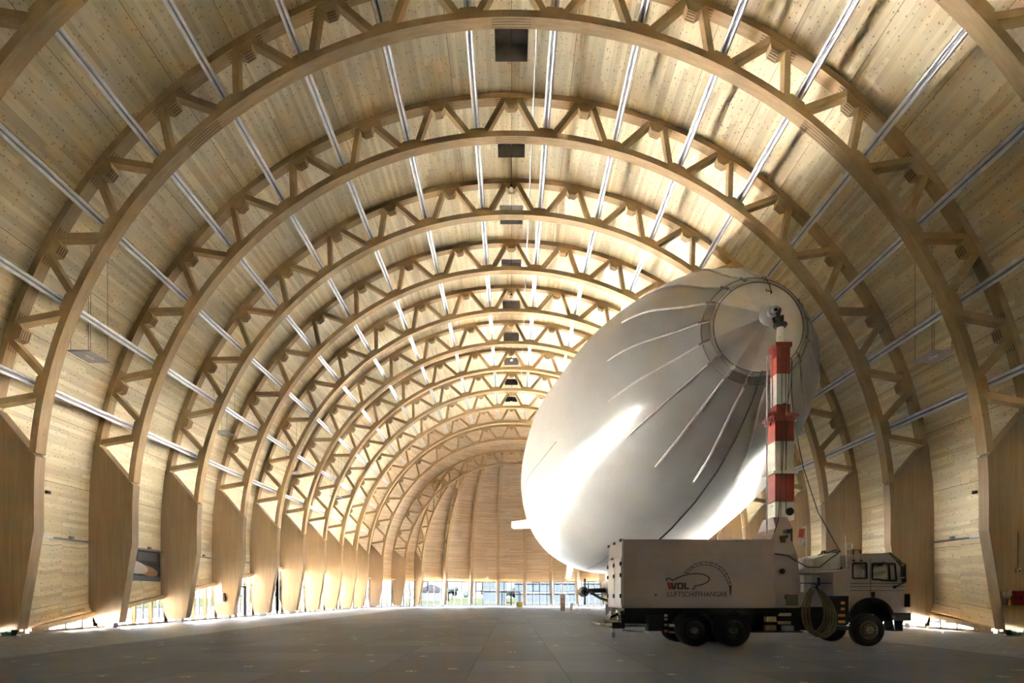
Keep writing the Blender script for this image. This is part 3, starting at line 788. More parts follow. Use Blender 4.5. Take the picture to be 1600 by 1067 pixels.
for i in range(len(ss)-1):
    for j in range(NA):
        a0, a1 = 2*PI*j/NA, 2*PI*(j+1)/NA
        mb.quad(hull(ss[i], a0), hull(ss[i], a1), hull(ss[i+1], a1), hull(ss[i+1], a0), [(ss[i], j/NA), (ss[i], (j+1)/NA), (ss[i+1], (j+1)/NA), (ss[i+1], j/NA)])
me = mb.mesh('envelope', M['envelope'])
bm = bmesh.new(); bm.from_mesh(me); bmesh.ops.remove_doubles(bm, verts=bm.verts, dist=1e-4); bmesh.ops.recalc_face_normals(bm, faces=bm.faces); bm.to_mesh(me); bm.free()
me.polygons.foreach_set('use_smooth', [True]*len(me.polygons))
me.transform(Matrix.Translation(-Vector((AX, AD, AZ+CAMZ)))); link('envelope', me, SH)
NB = 16; PHB = rad(13.0)
# nose cap: a shallow cone of flat gores
mb = MB()
rc = rprof(SC)
for j in range(NB):
    a0, a1 = PHB + 2*PI*j/NB, PHB + 2*PI*(j+1)/NB
    for f0, f1 in ((0.04, 0.5), (0.5, 1.0)):
        def cp(a, f): return Vector((AX + rc*f*math.cos(a), AD + 0.05 + (SC-0.05)*f**1.15, AZ + CAMZ + rc*f*math.sin(a)))
        mb.quad(cp(a0, f0), cp(a1, f0), cp(a1, f1), cp(a0, f1))
put('nose_cap', mb, M['nosecap'], SH)
for R_, s_ in ((0.93, None), (1.12, None)):
    rr = rc*R_
    # find s on hull with that radius
    s_ = min((k*0.01 for k in range(40, 300)), key=lambda q: abs(rprof(q)-rr))
    put('lacing_ring', MB().tube([hull(s_, 2*PI*k/64, 0.01) for k in range(65)], 0.022, 6), M['seam'], SH)
for j in range(NB):
    a = PHB + 2*PI*j/NB
    pts = [hull(SC-0.12 + (5.75-SC)*k/16, a, 0.015) for k in range(17)]
    put('batten', MB().tube(pts, [0.035] + [0.05]*15 + [0.03], 8), M['batten'], SH, True)
    p = hull(SC-0.02, a, 0.03); q = hull(SC+0.30, a, 0.03)
    put('batten_clamp', MB().bar(p, q, 0.09, 0.07), M['seam'], SH)
# nose spindle
c0 = Vector((AX, AD, AZ+CAMZ))
put('nose_spindle', MB().lathe([(0.10, -0.42), (0.10, -0.25), (0.17, -0.24), (0.17, -0.1), (0.30, 0.0), (0.34, 0.12)], c0, (0, 1, 0), 20), M['steel'], SH, True)
# mooring loops and rope tails near the top of the ring
lp = []
for k in range(17):
    a = 2*PI*k/16; lp.append(at(1201, 460, 20.0) + Vector((0.10*math.cos(a), 0, 0.13*math.sin(a))))
put('rope_loop', MB().tube(lp, 0.016, 6), M['wire'], SH)
put('rope_loop', MB().tube([at(1196, 433, 20.6), at(1203, 447, 20.1), at(1206, 458, 19.95), at(1199, 462, 19.95), at(1197, 452, 20.05)], 0.018, 6), M['wire'], SH)
# equatorial suspension seam and keel seam
for a, s0, s1 in ((rad(190), 12, 52), (rad(252), 18, 52)):
    put('seam_rope', MB().tube([hull(s0+(s1-s0)*k/40, a, 0.0) for k in range(41)], 0.022, 6), M['seam'], SH)
# tail fins
def fin(a, name, rm=8.5):
    d = Vector((math.cos(a), 0, math.sin(a))); n = Vector((-math.sin(a), 0, math.cos(a)))
    o = Vector((AX + AVX*54, AD, AZ + CAMZ + AVZ*54))
    def pt(r, s, th): return o + d*r + Vector((0, s, 0)) + n*th
    m = MB()
    rings = []
    for r, s0, s1, th in ((2.6, 48.5, 57.5, 0.28), (5.2, 49.5, 57.5, 0.22), (rm, 51.5, 57.5, 0.13)):
        rings.append([pt(r, s0, 0), pt(r, s0+1.2, th), pt(r, s1-0.4, th*.5), pt(r, s1, 0), pt(r, s1-0.4, -th*.5), pt(r, s0+1.2, -th)])
    m.loft(rings); put(name, m, M['envelope_plain'], SH)
    put('rudder', MB().hexa([pt(3.0, 57.55, -.1), pt(rm-.2, 57.55, -.06), pt(rm-.2, 59.0, -.02), pt(3.2, 59.4, -.02), pt(3.0, 57.55, .1), pt(rm-.2, 57.55, .06), pt(rm-.2, 59.0, .02), pt(3.2, 59.4, .02)]), M['envelope_plain'], SH)
M['envelope_plain'] = plain('fin_fabric', (0.70, 0.69, 0.67), 0.45)
for a, rm in ((PI+0.05, 8.4), (-PI/2-0.13, 7.5), (0.0, 8.4), (PI/2, 8.4)): fin(a, 'tail_fin', rm)
# gondola with two engines, mostly behind the truck
gx, gy0, gy1 = AX-0.2, 42.0, 50.0
gz0, gz1 = 1.35, 3.2
sec = []
for y, f in ((gy0, .35), (gy0+.8, .8), (gy0+2, 1), (gy1-2, 1), (gy1-.7, .85), (gy1, .5)):
    zc = (gz0+gz1)/2; hh = (gz1-gz0)/2
    sec.append([Vector((gx + 0.95*f*math.cos(2*PI*k/16), y, zc + hh*(0.6+.4*f)*math.sin(2*PI*k/16))) for k in range(16)])
put('gondola', MB().loft(sec), M['paint'], SH, True)
put('gondola_fairing', MB().box((gx-.6, gy0+1.5, gz1-.3), (gx+.6, gy1-1.5, hull(26, -PI/2).z+.25)), M['envelope_plain'], SH)
for sg in (-1, 1):
    ex = gx + sg*2.75
    put('engine_nacelle', MB().lathe([(0.05, -1.1), (0.30, -1.0), (0.42, -.5), (0.42, .4), (0.25, 1.0), (0.05, 1.2)], (ex, 46.4, 1.95), (0, 1, 0), 18), M['grey'], SH, True)
    put('engine_strut', MB().tube([(ex, 46.4, 2.0), (gx+sg*.6, 46.4, 2.1)], 0.2, 10).tube([(ex-sg*.6, 46.2, 1.9), (gx+sg*1.3, 46.2, 1.4), (gx+sg*.7, 46.2, 1.2)], 0.12, 8), M['grey'], SH)
    hb = put('propeller_hub', MB().lathe([(0, -.3), (.12, -.2), (.16, .1)], (ex, 45.3, 1.95), (0, 1, 0), 14), M['black'], SH, True)
    for sz in (-1, 1):
        put('propeller_blade', MB().hexa([(ex-.05, 45.2, 1.95+sz*.1), (ex+.05, 45.26, 1.95+sz*.1), (ex+.05, 45.3, 1.95+sz*.1), (ex-.05, 45.24, 1.95+sz*.1), (ex-.10, 45.17, 1.95+sz*1.05), (ex+.06, 45.2, 1.95+sz*1.05), (ex+.06, 45.23, 1.95+sz*1.05), (ex-.10, 45.2, 1.95+sz*1.05)]), M['black'], SH)

# ------------------------------------------------------------------ mooring mast truck
D0, D1 = 17.67, 20.07                        # near and far side of the truck
DM = (D0+D1)/2
TR = thing('mast_truck', 'pale mooring mast truck parked side on under the airship nose', 'truck', (8.0, DM, 0))
def X(px, d=D0): return (px-X0)*d/FPX
def Z(py, d=D0): return CAMZ + (YH-py)*d/FPX
def sub(name, mb, m, parent, smooth=False): return put(name, mb, m, parent, smooth)
PT = M['paint']
# chassis
ch = MB()
for y in (D0+.75, D1-.85): ch.box((3.7, y, .72), (12.1, y+.12, 1.0))
for x in (3.7, 5.0, 6.3, 8.0, 9.6, 11.2): ch.box((x, D0+.75, .74), (x+.12, D1-.75, .96))
ch.box((3.55, D0+.15, 1.0), (10.3, D1-.15, 1.235))
ch.box((4.0, D0+.5, .62), (4.9, D1-.5, 1.0)).box((6.6, D0+.6, .55), (8.0, D1-.6, 1.0))
sub('chassis', ch, M['chassis'], TR)
# wheels
WR = 0.515
def wheel(x, y, side, dual):
    out = -1 if side == 'near' else 1
    w0 = 0.30
    prof = [(0.30, 0.02), (0.33, 0.0), (0.44, 0.0), (0.495, 0.03), (WR, 0.08), (WR, w0-.08), (0.495, w0-.03), (0.44, w0), (0.30, w0)]
    wh = sub('wheel', MB().lathe(prof, (x, y, WR), (0, -out, 0), 36), M['rubber'], TR, True)
    tr = MB()
    for k in range(40):
        a = 2*PI*k/40; c, s_ = math.cos(a), math.sin(a)
        for q in (0.06, 0.16):
            p = Vector((x + c*(WR-.012), y - out*q, WR + s_*(WR-.012)))
            tr.bar(p, p + Vector((0, -out*.09, 0)), .035, .03, (c, 0, s_))
    sub('tread', tr, M['rubber'], wh)
    if dual: sub('rim', MB().lathe([(0.30, 0.02), (0.275, 0.015), (0.26, 0.06), (0.245, 0.17), (0.17, 0.19), (0.02, 0.19)], (x, y, WR), (0, -out, 0), 30), M['rim'], wh, True)
    else: sub('rim', MB().lathe([(0.30, 0.02), (0.28, 0.0), (0.26, 0.04), (0.23, 0.05), (0.20, 0.0), (0.12, -0.02), (0.02, -0.02)], (x, y, WR), (0, -out, 0), 30), M['rim'], wh, True)
    hy = 0.02 if dual else -0.10
    sub('hub', MB().lathe([(0.0, hy), (0.08, hy), (0.115, hy+.03), (0.13, hy+.17)], (x, y, WR), (0, -out, 0), 24), M['hub'], wh, True)
    for k in range(10):
        a = 2*PI*k/10; nb = MB(); nb.lathe([(0, (.12 if dual else -.06)), (.016, (.12 if dual else -.06)), (.016, .19 if dual else .0)], (x+.185*math.cos(a), y, WR+.185*math.sin(a)), (0, -out, 0), 6)
        sub('wheel_nut', nb, M['hub'], wh)
for px in (1087.5, 1149.0):
    x = X(px)
    wheel(x, D0+.03, 'near', True); wheel(x, D1-.03, 'far', True)
    for y in (D0+.36, D1-.36-.28):
        sub('inner_tyre', MB().lathe([(0.2, 0), (0.44, 0), (0.495, .03), (WR, .08), (WR, .2), (0.495, .25), (0.44, .28), (0.2, .28)], (x, y, WR), (0, 1, 0), 32), M['rubber'], TR, True)
    sub('axle', MB().tube([(x, D0+.2, WR), (x, D1-.2, WR)], .09, 10).lathe([(.05, -.2), (.22, -.1), (.22, .1), (.05, .2)], (x, DM, WR), (0, 1, 0), 14), M['chassis'], TR)
xf = X(1360)
wheel(xf, D0+.05, 'near', False); wheel(xf, D1-.05, 'far', False)
sub('axle', MB().tube([(xf, D0+.2, WR), (xf, D1-.2, WR)], .08, 10), M['chassis'], TR)
# mudguards over the rear axles
for y0, y1 in ((D0, D0+.6), (D1-.6, D1)):
    for px in (1087.5, 1149):
        x = X(px); r0 = .60
        sub('mudguard', MB().loft([[(x+r*math.cos(rad(a)), y, WR+r*math.sin(rad(a))) for r, y in ((r0, y0), (r0+.02, y0), (r0+.02, y1), (r0, y1))] for a in range(15, 166, 10)]), M['black'], TR)
# cargo box
bx0, bx1, bz0, bz1 = X(972), X(1209), Z(948.5), Z(843.3)
BX = sub('cargo_box', MB().box((bx0, D0, bz0), (bx1, D1, bz1)), PT, TR)
sub('roof_rim', MB().box((bx0-.012, D0-.012, Z(868)), (bx1, D1+.012, Z(866.5))).box((bx0, D0-.01, Z(844.5)), (bx1, D1+.01, bz1+.012)), M['paint2'], BX)
sub('bottom_rim', MB().box((bx0-.02, D0-.02, bz0-.03), (bx1, D1+.02, bz0+.045)), M['paint2'], BX)
sub('corner_strip', MB().box((bx0-.014, D0-.014, bz0), (bx0+.05, D0+.03, bz1)), M['greylight'], BX)
rd = MB(); rd.box((bx0-.03, D0+.06, bz0+.06), (bx0, DM-.02, Z(868)-.05)); rd.box((bx0-.03, DM+.02, bz0+.06), (bx0, D1-.06, Z(868)-.05))
sub('rear_door', rd, PT, BX)
hg = MB()
for y in (D0+.05, D1-.05, DM):
    for z in (bz0+.35, bz0+1.0, Z(868)-.25): hg.box((bx0-.07, y-.05, z-.06), (bx0-.02, y+.05, z+.06))
for y in (D0+.1, DM, D1-.1): hg.box((bx0-.06, y-.07, bz1-.05), (bx0+.04, y+.07, bz1+.03))
hg.box((bx0-.06, DM+.25, Z(868)-.04), (bx0-.02, DM+.55, Z(868)+.03)); hg.box((bx0-.05, DM-.1, bz0+.28), (bx0-.03, DM+.1, bz0+.4))
hg.lathe([(0, -.02), (.03, -.02), (.03, .0)], (X(1024.5), D0, Z(929.5)), (0, 1, 0), 10)
sub('hinges', hg, M['black'], BX)
# emblem and lettering, thin strips on the near side
def strip(mb, pts, w, y=D0-.004):
    P = [Vector((X(a), y, Z(b))) for a, b in pts]
    for p, q in zip(P, P[1:]):
        t = (q-p).normalized(); n = Vector((-t.z, 0, t.x))*w/2; t = t*w*.35
        mb.hexa([p-n-t, p+n-t, q+n+t, q-n+t] + [v + Vector((0, .006, 0)) for v in (p-n-t, p+n-t, q+n+t, q-n+t)])
def smooth_pts(pts, n=6):
    out = []
    for i in range(len(pts)-1):
        p0, p1, p2, p3 = pts[max(i-1, 0)], pts[i], pts[i+1], pts[min(i+2, len(pts)-1)]
        for k in range(n):
            t = k/n
            out.append(tuple(0.5*((2*p1[j]) + (-p0[j]+p2[j])*t + (2*p0[j]-5*p1[j]+4*p2[j]-p3[j])*t*t + (-p0[j]+3*p1[j]-3*p2[j]+p3[j])*t**3) for j in (0, 1)))
    return out + [pts[-1]]
em = MB()
hullp = smooth_pts([(1042, 907), (1041.6, 904.6), (1044, 903.4), (1047, 904.2), (1050, 906.2), (1054, 905.2), (1062, 901.4), (1072, 898), (1085, 896.2), (1097, 896.9), (1104, 899.6), (1108.3, 903.8), (1105.5, 909), (1098, 912.8), (1089, 914.9), (1085.6, 915.6), (1085, 918.6), (1083.5, 920.2), (1081.5, 920.4)])
strip(em, hullp, .034)
arc1 = smooth_pts([(1069, 895.5), (1077, 887.5), (1088, 880.5), (1102, 878.2), (1116, 880.5), (1128, 887.5), (1136, 897), (1141, 909), (1142.7, 917)], 7)
arc2 = smooth_pts([(1073.5, 895.6), (1081, 888.5), (1091, 883.8), (1103, 882.3), (1115, 884.8), (1125.5, 891.3), (1133, 900.5), (1137.6, 911), (1139.4, 917)], 7)
for pth in (arc1, arc2):
    for q in range(0, len(pth)-3, 4): strip(em, pth[q:q+4], .022)
for q in range(0, len(arc1)-1, 8): strip(em, [arc1[q], arc2[min(q+2, len(arc2)-1)]], .012)
sp_ = [Vector((X(a), D0-.004, Z(b))) for a, b in ((1139.3, 915), (1143.3, 915), (1142.6, 925), (1141.2, 933), (1139.9, 925))]
em.prism([(v.x, v.z) for v in sp_], (0, D0-.004, 0), (1, 0, 0), (0, 0, 1), (0, 0, 0), (0, .006, 0))
sub('emblem', em, M['logo'], BX)
wl = MB(); wk = MB()
z0, z1 = Z(920.6), Z(910.4)
def blk(mb, a, b, c, d): mb.box((X(a), D0-.004, Z(b)), (X(c), D0+.002, Z(d)))
def slant(mb, a0, a1, b0, b1, y0, y1): mb.hexa([(X(b0), D0-.004, Z(y1)), (X(b1), D0-.004, Z(y1)), (X(b1), D0+.002, Z(y1)), (X(b0), D0+.002, Z(y1)), (X(a0), D0-.004, Z(y0)), (X(a1), D0-.004, Z(y0)), (X(a1), D0+.002, Z(y0)), (X(a0), D0+.002, Z(y0))])
slant(wl, 1043, 1046, 1044.6, 1047.6, 910.4, 920.6); slant(wl, 1048.2, 1051, 1046.6, 1049.6, 910.4, 920.6)
slant(wk, 1048.6, 1051.2, 1050.8, 1053.6, 910.4, 920.6); slant(wk, 1054.6, 1057.2, 1052.6, 1055.4, 910.4, 920.6)
blk(wk, 1058, 910.4, 1060.8, 920.6); blk(wk, 1058, 910.4, 1066.5, 912.6); blk(wk, 1058, 918.4, 1066.5, 920.6); blk(wk, 1065, 911.4, 1067.8, 919.6)
blk(wk, 1069, 910.4, 1071.8, 920.6); blk(wk, 1069, 918.2, 1077, 920.6)
sub('company_letters', wk, M['logo'], BX); sub('company_letters', wl, M['logored'], BX)
def text(body, name, px0, px1, py, hpx, m, parent):
    cu = bpy.data.curves.new(name, 'FONT'); cu.body = body; cu.size = 1.0; cu.extrude = 0.004
    tmp = bpy.data.objects.new(name, cu); COL.objects.link(tmp)
    dg = bpy.context.evaluated_depsgraph_get(); dg.update()
    me = bpy.data.meshes.new_from_object(tmp.evaluated_get(dg)); bpy.data.objects.remove(tmp); bpy.data.curves.remove(cu)
    xs = [v.co.x for v in me.vertices]; ys = [v.co.y for v in me.vertices]
    sx = (X(px1)-X(px0))/(max(xs)-min(xs)); sy = (hpx*D0/FPX)/(max(ys)-min(ys)); mx, my = min(xs), min(ys)
    inv = -parent.matrix_basis.translation
    q = parent.parent
    while q is not None: inv = inv - q.matrix_basis.translation; q = q.parent
    for v in me.vertices: v.co = Vector((X(px0) + (v.co.x-mx)*sx, D0 - .003 - v.co.z*0.5, Z(py) + (v.co.y-my)*sy)) + inv
    me.materials.clear(); me.materials.append(m); return link(name, me, parent)
text('LUFTSCHIFFHANGAR', 'lettering', 1043, 1136.5, 932.2, 7.9, M['logo'], BX)
# tower foot of the mast and equipment bay
tw = MB()
YT0, YT1 = D0+.02, D1-.02
lo = [(X(1209.5), Z(949.5)), (X(1250), Z(949.5)), (X(1251.5), Z(915)), (X(1246), Z(866)), (X(1209.5), Z(866))]
tw.prism(lo, (0, 0, 0), (1, 0, 0), (0, 0, 1), (0, YT0, 0), (0, YT1, 0))
TW = sub('tower_base', tw, M['paint2'], TR)
tw2 = MB()
def ring(z, xa, xb, ya, yb): return [(xa, ya, z), (xb, ya, z), (xb, yb, z), (xa, yb, z)]
tw2.loft([ring(Z(868), X(1207), X(1246.4), D0+.03, D1-.03), ring(Z(845), X(1208), X(1243.5), D0+.2, D1-.2), ring(Z(826, 18.3), X(1210, 18.3), X(1237, 18.3), 18.2, 19.55), ring(Z(808, 18.5), X(1208, 18.5), X(1230, 18.5), 18.5, 19.25)])
sub('tower_neck', tw2, M['paint2'], TW)
tb = MB().box((X(1214), D0-.01, Z(945)), (X(1247), D0+.03, Z(919)))
tb = MB(); 
for a, b, c, d in ((1213, 917.5, 1248, 918.6), (1213, 917.5, 1214, 946), (1247, 917.5, 1248, 946)): tb.box((X(a), D0-.012, Z(b)), (X(c), D0+.03, Z(d)))
sub('hatch_frame', tb, M['paint2'], TW)
pr = MB().lathe([(0, -.01), (.085, -.01), (.085, .02)], (X(1222.5), D0+.01, Z(892.5)), (0, 1, 0), 18).lathe([(0, -.012), (.085, -.012), (.085, .02)], (X(1230.5), D0+.01, Z(932.5)), (0, 1, 0), 18)
sub('port', pr, M['black'], TW)
sub('control_panel', MB().box((X(1228), D0-.006, Z(946.5)), (X(1247.5), D0+.02, Z(929))), plain('panel_olive', (0.12, 0.12, 0.06), 0.5), TW)
# rail across the gap with the coil hook
sub('cross_rail', MB().tube([(X(1250), D0+.04, Z(911)), (X(1300), D0+.04, Z(911))], .018, 6).tube([(X(1269), D0+.04, Z(911)), (X(1269), D0-.02, Z(917))], .015, 6), M['chassis'], TR)
# side locker with packing timber
sub('side_locker', MB().box((X(1182), D0+.25, Z(989)), (X(1257), D0+.9, bz0)).box((X(1257), D0+.5, Z(986)), (X(1318), D0+1.2, Z(952))), M['chassis'], TR)
sub('locker_floor', MB().box((X(1185), D0+.05, Z(988.5)), (X(1256), D0+.3, Z(986.5))), M['chassis'], TR)
def blocks(name, a, b, c, d, n, m):
    mb = MB()
    for k in range(n):
        x0, x1 = X(a) + (X(c)-X(a))*k/n, X(a) + (X(c)-X(a))*(k+1)/n - .012
        mb.box((x0, D0+.06, Z(d)), (x1, D0+.26, Z(b)))
    return sub(name, mb, m, TR)
blocks('packing_block', 1199, 963.5, 1215, 971.5, 4, M['woodblock']); blocks('packing_block', 1199, 977, 1215, 985, 4, M['woodblock'])
blocks('packing_board', 1221.5, 958, 1238.5, 962.5, 1, M['woodblock']); blocks('packing_board', 1220, 971, 1238, 975.5, 1, M['woodblock'])
blocks('paper_plate', 1226.5, 977.5, 1242.5, 985.5, 1, M['greylight'])
sub('step_plate', MB().box((X(1199), D0+.04, Z(975.5)), (X(1216), D0+.28, Z(973))).box((X(1199), D0+.04, Z(988)), (X(1240), D0+.28, Z(986.5))), M['chassis'], TR)
# marker plates
for px, rows in ((1041, (961.5, 967.5, 976.5, 986)), (1316, (942, 951.5, 961.5, 971.5))):
    for q, py in enumerate(rows):
        two = px > 1200
        mk = MB()
        if two and q < 2: mk.box((X(px-.5), D0+.03, Z(py+2.2)), (X(px+5), D0+.07, Z(py-2.2)))
        else: mk.box((X(px - (4.5 if two else 2.5)), D0+.03, Z(py+2)), (X(px + (5.5 if two else 2.8)), D0+.07, Z(py-2)))
        sub('marker_plate', mk, M['orange'] if q % 2 == 1 or two else M['greylight'], TR)
sub('marker_board', MB().box((X(1036), D0+.07, Z(991)), (X(1046), D0+.12, Z(957))), M['black'], TR)
sub('marker_board', MB().box((X(1303), D0+.07, Z(976)), (X(1328), D0+.3, Z(931))), M['black'], TR)
# rear outrigger frame
of = MB()
zf = 0.66
of.tube([(2.82, 18.05, zf), (5.2, 18.05, zf-.02)], .05, 8).tube([(2.74, 19.5, zf+.02), (4.6, 19.5, zf+.02)], .05, 8).tube([(2.78, 19.6, zf), (2.84, 17.95, zf)], .045, 8)
of.bar((3.5, 19.0, zf+.12), (3.9, 18.0, zf+.1), .10, .05).bar((3.6, 18.3, .48), (4.4, 17.95, .42), .09, .06).bar((5.0, 18.6, .42), (5.6, 17.9, .38), .09, .06)
OF = sub('rear_outrigger', of, plain('outrigger_white', (0.85, 0.84, 0.82), 0.3), TR)
sub('jack_leg', MB().tube([(3.25, 18.05, zf), (3.25, 18.05, .34)], .03, 8).lathe([(.05, 0), (.06, .16), (.03, .2)], (3.25, 18.05, .26), (0, 0, 1), 12), M['steel'], OF)
rb = MB().box((3.2, D0+.3, .55), (3.6, D1-.3, .75)).box((3.45, D0+.12, .72), (4.2, D1-.12, 1.02)).tube([(3.6, D0+.3, 1.1), (3.2, D0+.5, .9)], .05, 6)
rb.box((4.3, D0+.1, .48), (4.75, D0+.5, .95))
sub('rear_bumper', rb, M['chassis'], TR)
lm = MB()
for z, y in ((.98, D0+.35), (.86, D0+.5), (1.05, D0+.8), (.98, D1-.4), (.86, D1-.5)): lm.lathe([(0, -.03), (.08, -.02), (.09, .03)], (3.42, y, z), (1, 0, 0), 12)
sub('rear_lamp', lm, M['chrome'], TR)
# body between tower and cab
sub('pump_box', MB().box((X(1252), D0+.55, Z(950)), (X(1303), D1-.3, Z(925))), M['paint2'], TR)
sub('rear_cab_box', MB().box((X(1303), D0+.03, Z(931)), (X(1328), D1-.05, Z(893))).prism([(X(1303), Z(893)), (X(1328), Z(893)), (X(1328), Z(888.5))], (0, 0, 0), (1, 0, 0), (0, 0, 1), (0, D0+.03, 0), (0, D1-.05, 0)), M['paint'], TR)
sub('white_locker', MB().box((X(1251), D0+1.0, Z(926)), (X(1282), D1-.3, Z(896.5))), plain('locker_white', (0.9, 0.88, 0.82), 0.5), TR)
sub('locker_lid', MB().box((X(1247), D0+.75, Z(896)), (X(1304), D1-.2, Z(893.5))), M['grey'], TR)
wv = MB().box((X(1286), D0+.7, Z(926)), (X(1301), D0+1.2, Z(898)))
sub('grey_console', wv, M['greylight'], TR)
sub('console_meter', MB().box((X(1296), D0+.68, Z(915)), (X(1300), D0+.71, Z(901))), M['black'], TR)
sub('steel_drum', MB().lathe([(0, 0), (.30, 0), (.31, .02), (.31, .44), (.30, .46), (0, .46)], (X(1262, 18.9), 18.9, Z(893.5, 18.9)), (0, 0, 1), 28), M['chrome'], TR, True)
sub('hose_stub', MB().tube([(X(1278, 18.6), 18.6, Z(892, 18.6)), (X(1278, 18.6), 18.6, Z(870, 18.6)), (X(1282, 18.6), 18.6, Z(867, 18.6))], [.055, .055, .05], 10), M['black'], TR)
cv = MB().prism([(X(1282), Z(893)), (X(1326), Z(887)), (X(1325), Z(862)), (X(1310), Z(862.5)), (X(1283), Z(871))], (0, 0, 0), (1, 0, 0), (0, 0, 1), (0, D0+.45, 0), (0, D1-.4, 0))
sub('sloped_cover', cv, M['tarp'], TR)
tl = MB()
for a, b, c, d, y in ((1290, 864, 1307, 859, 18.3), (1294, 867, 1313, 861, 18.2), (1302, 866, 1312, 860, 18.5), (1284, 862, 1290, 861, 18.6), (1284, 862, 1284, 868, 18.6), (1289, 861, 1289, 870, 18.6)): tl.tube([(X(a, y), y, Z(b, y)), (X(c, y), y, Z(d, y))], .03, 6)
sub('tool_rack', tl, M['wire'], TR)
sub('aerial', MB().tube([(X(1323.5), D0+.1, Z(836)), (X(1326), D0+.1, Z(887))], .018, 6), M['white'], TR)
wl_ = MB().lathe([(0, -.10), (.09, -.09), (.13, .02), (.13, .06), (0, .08)], (X(1326, 18.2), 18.2, Z(853, 18.2)), (-1, -.5, .1), 16)
sub('work_lamp', wl_, M['greylight'], TR, True)
# cab
cabp = [(1328, 931), (1328, 872), (1330, 866), (1345, 864.8), (1376, 864.2), (1392, 864), (1396, 866), (1400, 873), (1407, 886), (1411, 900), (1416.5, 923), (1417, 945), (1416, 957), (1394, 957)]
arch_c = (1361, 969)
arcp = [(arch_c[0] + 34*math.cos(rad(a)), arch_c[1] - 34*math.sin(rad(a))) for a in range(20, 166, 8)]
poly = cabp + arcp + [(1328, 957)]
poly = [(X(a), Z(b)) for a, b in poly]
winr = [(1333, 879.5), (1354.5, 879.5), (1355, 903.5), (1333, 903.5)]
wind = [(1363.5, 880.5), (1399, 880.5), (1401.5, 907), (1378, 906.5), (1376, 905.5), (1363.5, 905)]
def side_panel(y0, y1):
    cu = bpy.data.curves.new('side', 'CURVE'); cu.dimensions = '2D'; cu.fill_mode = 'BOTH'; cu.extrude = abs(y1-y0)/2
    for pl in (poly, [(X(a), Z(b)) for a, b in winr], [(X(a), Z(b)) for a, b in wind]):
        sp = cu.splines.new('POLY'); sp.points.add(len(pl)-1); sp.use_cyclic_u = True
        for p_, c in zip(sp.points, pl): p_.co = (c[0], c[1], 0, 1)
    tmp = bpy.data.objects.new('side', cu); COL.objects.link(tmp)
    dg = bpy.context.evaluated_depsgraph_get(); dg.update()
    me = bpy.data.meshes.new_from_object(tmp.evaluated_get(dg)); bpy.data.objects.remove(tmp); bpy.data.curves.remove(cu)
    mb = MB(); mb.v = [(v.co.x, (y0+y1)/2 - v.co.z, v.co.y) for v in me.vertices]
    for p_ in me.polygons: mb.face(tuple(p_.vertices))
    return mb
CB = sub('cab', side_panel(D0+.02, D0+.10), PT, TR)
sub('cab_side', side_panel(D1-.10, D1-.02), PT, CB)
yi0, yi1 = D0+.1, D1-.1
cp_ = [(X(a), Z(b)) for a, b in cabp]
sh = MB()
def panel(i0, i1, th=.05):
    for (xa, za), (xb, zb) in zip(cp_[i0:i1], cp_[i0+1:i1+1]):
        v = Vector((xb-xa, 0, zb-za)).normalized(); n = Vector((-v.z, 0, v.x))*-th
        sh.hexa([(xa, yi0, za), (xb, yi0, zb), (xb, yi1, zb), (xa, yi1, za)] + [(a+n.x, b, c+n.z) for a, b, c in ((xa, yi0, za), (xb, yi0, zb), (xb, yi1, zb), (xa, yi1, za))])
panel(1, 6); panel(9, 12)
sh.box((X(1328), yi0, Z(931)), (X(1330), yi1, Z(905))).box((X(1328), yi0, Z(880)), (X(1330), yi1, Z(868)))
sh.box((X(1328), yi0, Z(931)), (X(1415), yi1, Z(926)))
for k in (0, 1): sh.box((X(1328), yi0 if k == 0 else yi1-.3, Z(905)), (X(1330), yi0+.3 if k == 0 else yi1, Z(880)))
sub('cab_shell', sh, PT, CB)
gl = MB()
for y in (D0+.06, D1-.06):
    for wpl in (winr, wind):
        n = len(gl.v); gl.v += [(X(a), y, Z(b)) for a, b in wpl]; gl.face(range(n, n+len(wpl)))
gl.quad((X(1400), yi0, Z(873)), (X(1400), yi1, Z(873)), (X(1411), yi1, Z(900)), (X(1411), yi0, Z(900)))
gl.quad((X(1411), yi0, Z(900)), (X(1411), yi1, Z(900)), (X(1413), yi1, Z(909)), (X(1413), yi0, Z(909)))
sub('window_glass', gl, M['cabglass'], CB)
wf = MB()
def loop(pl, y, w):
    P = [Vector((X(a), y, Z(b))) for a, b in pl]
    for p, q in zip(P, P[1:]+P[:1]): wf.bar(p, q, .03, w, (0, 1, 0) if False else (q-p).cross(Vector((0, 1, 0))))
for y in (D0+.03, D1-.03):
    for pl_ in (winr, wind):
        wf = MB(); loop(pl_, y, .05)
        if pl_ is wind: wf.bar((X(1389.5), y, Z(880.5)), (X(1391), y, Z(906.5)), .03, .06, (1, 0, 0))
        sub('window_gasket', wf, M['black'], CB)
vz = MB().hexa([(X(1389), yi0-.1, Z(864.5)), (X(1409), yi0-.1, Z(884)), (X(1409), yi1+.1, Z(884)), (X(1389), yi1+.1, Z(864.5)), (X(1391), yi0-.1, Z(862.5)), (X(1408), yi0-.1, Z(876)), (X(1408), yi1+.1, Z(876)), (X(1391), yi1+.1, Z(862.5))])
sub('sun_visor', vz, M['green'], CB)
ln = MB()
for py in (911.5, 916.5, 922.7): ln.box((X(1328.5), D0+.012, Z(py+.35)), (X(1415), D0+.022, Z(py-.35)))
ln.box((X(1360.3), D0+.012, Z(931)), (X(1360.9), D0+.022, Z(873)))
sub('door_lines', ln, M['chassis'], CB)
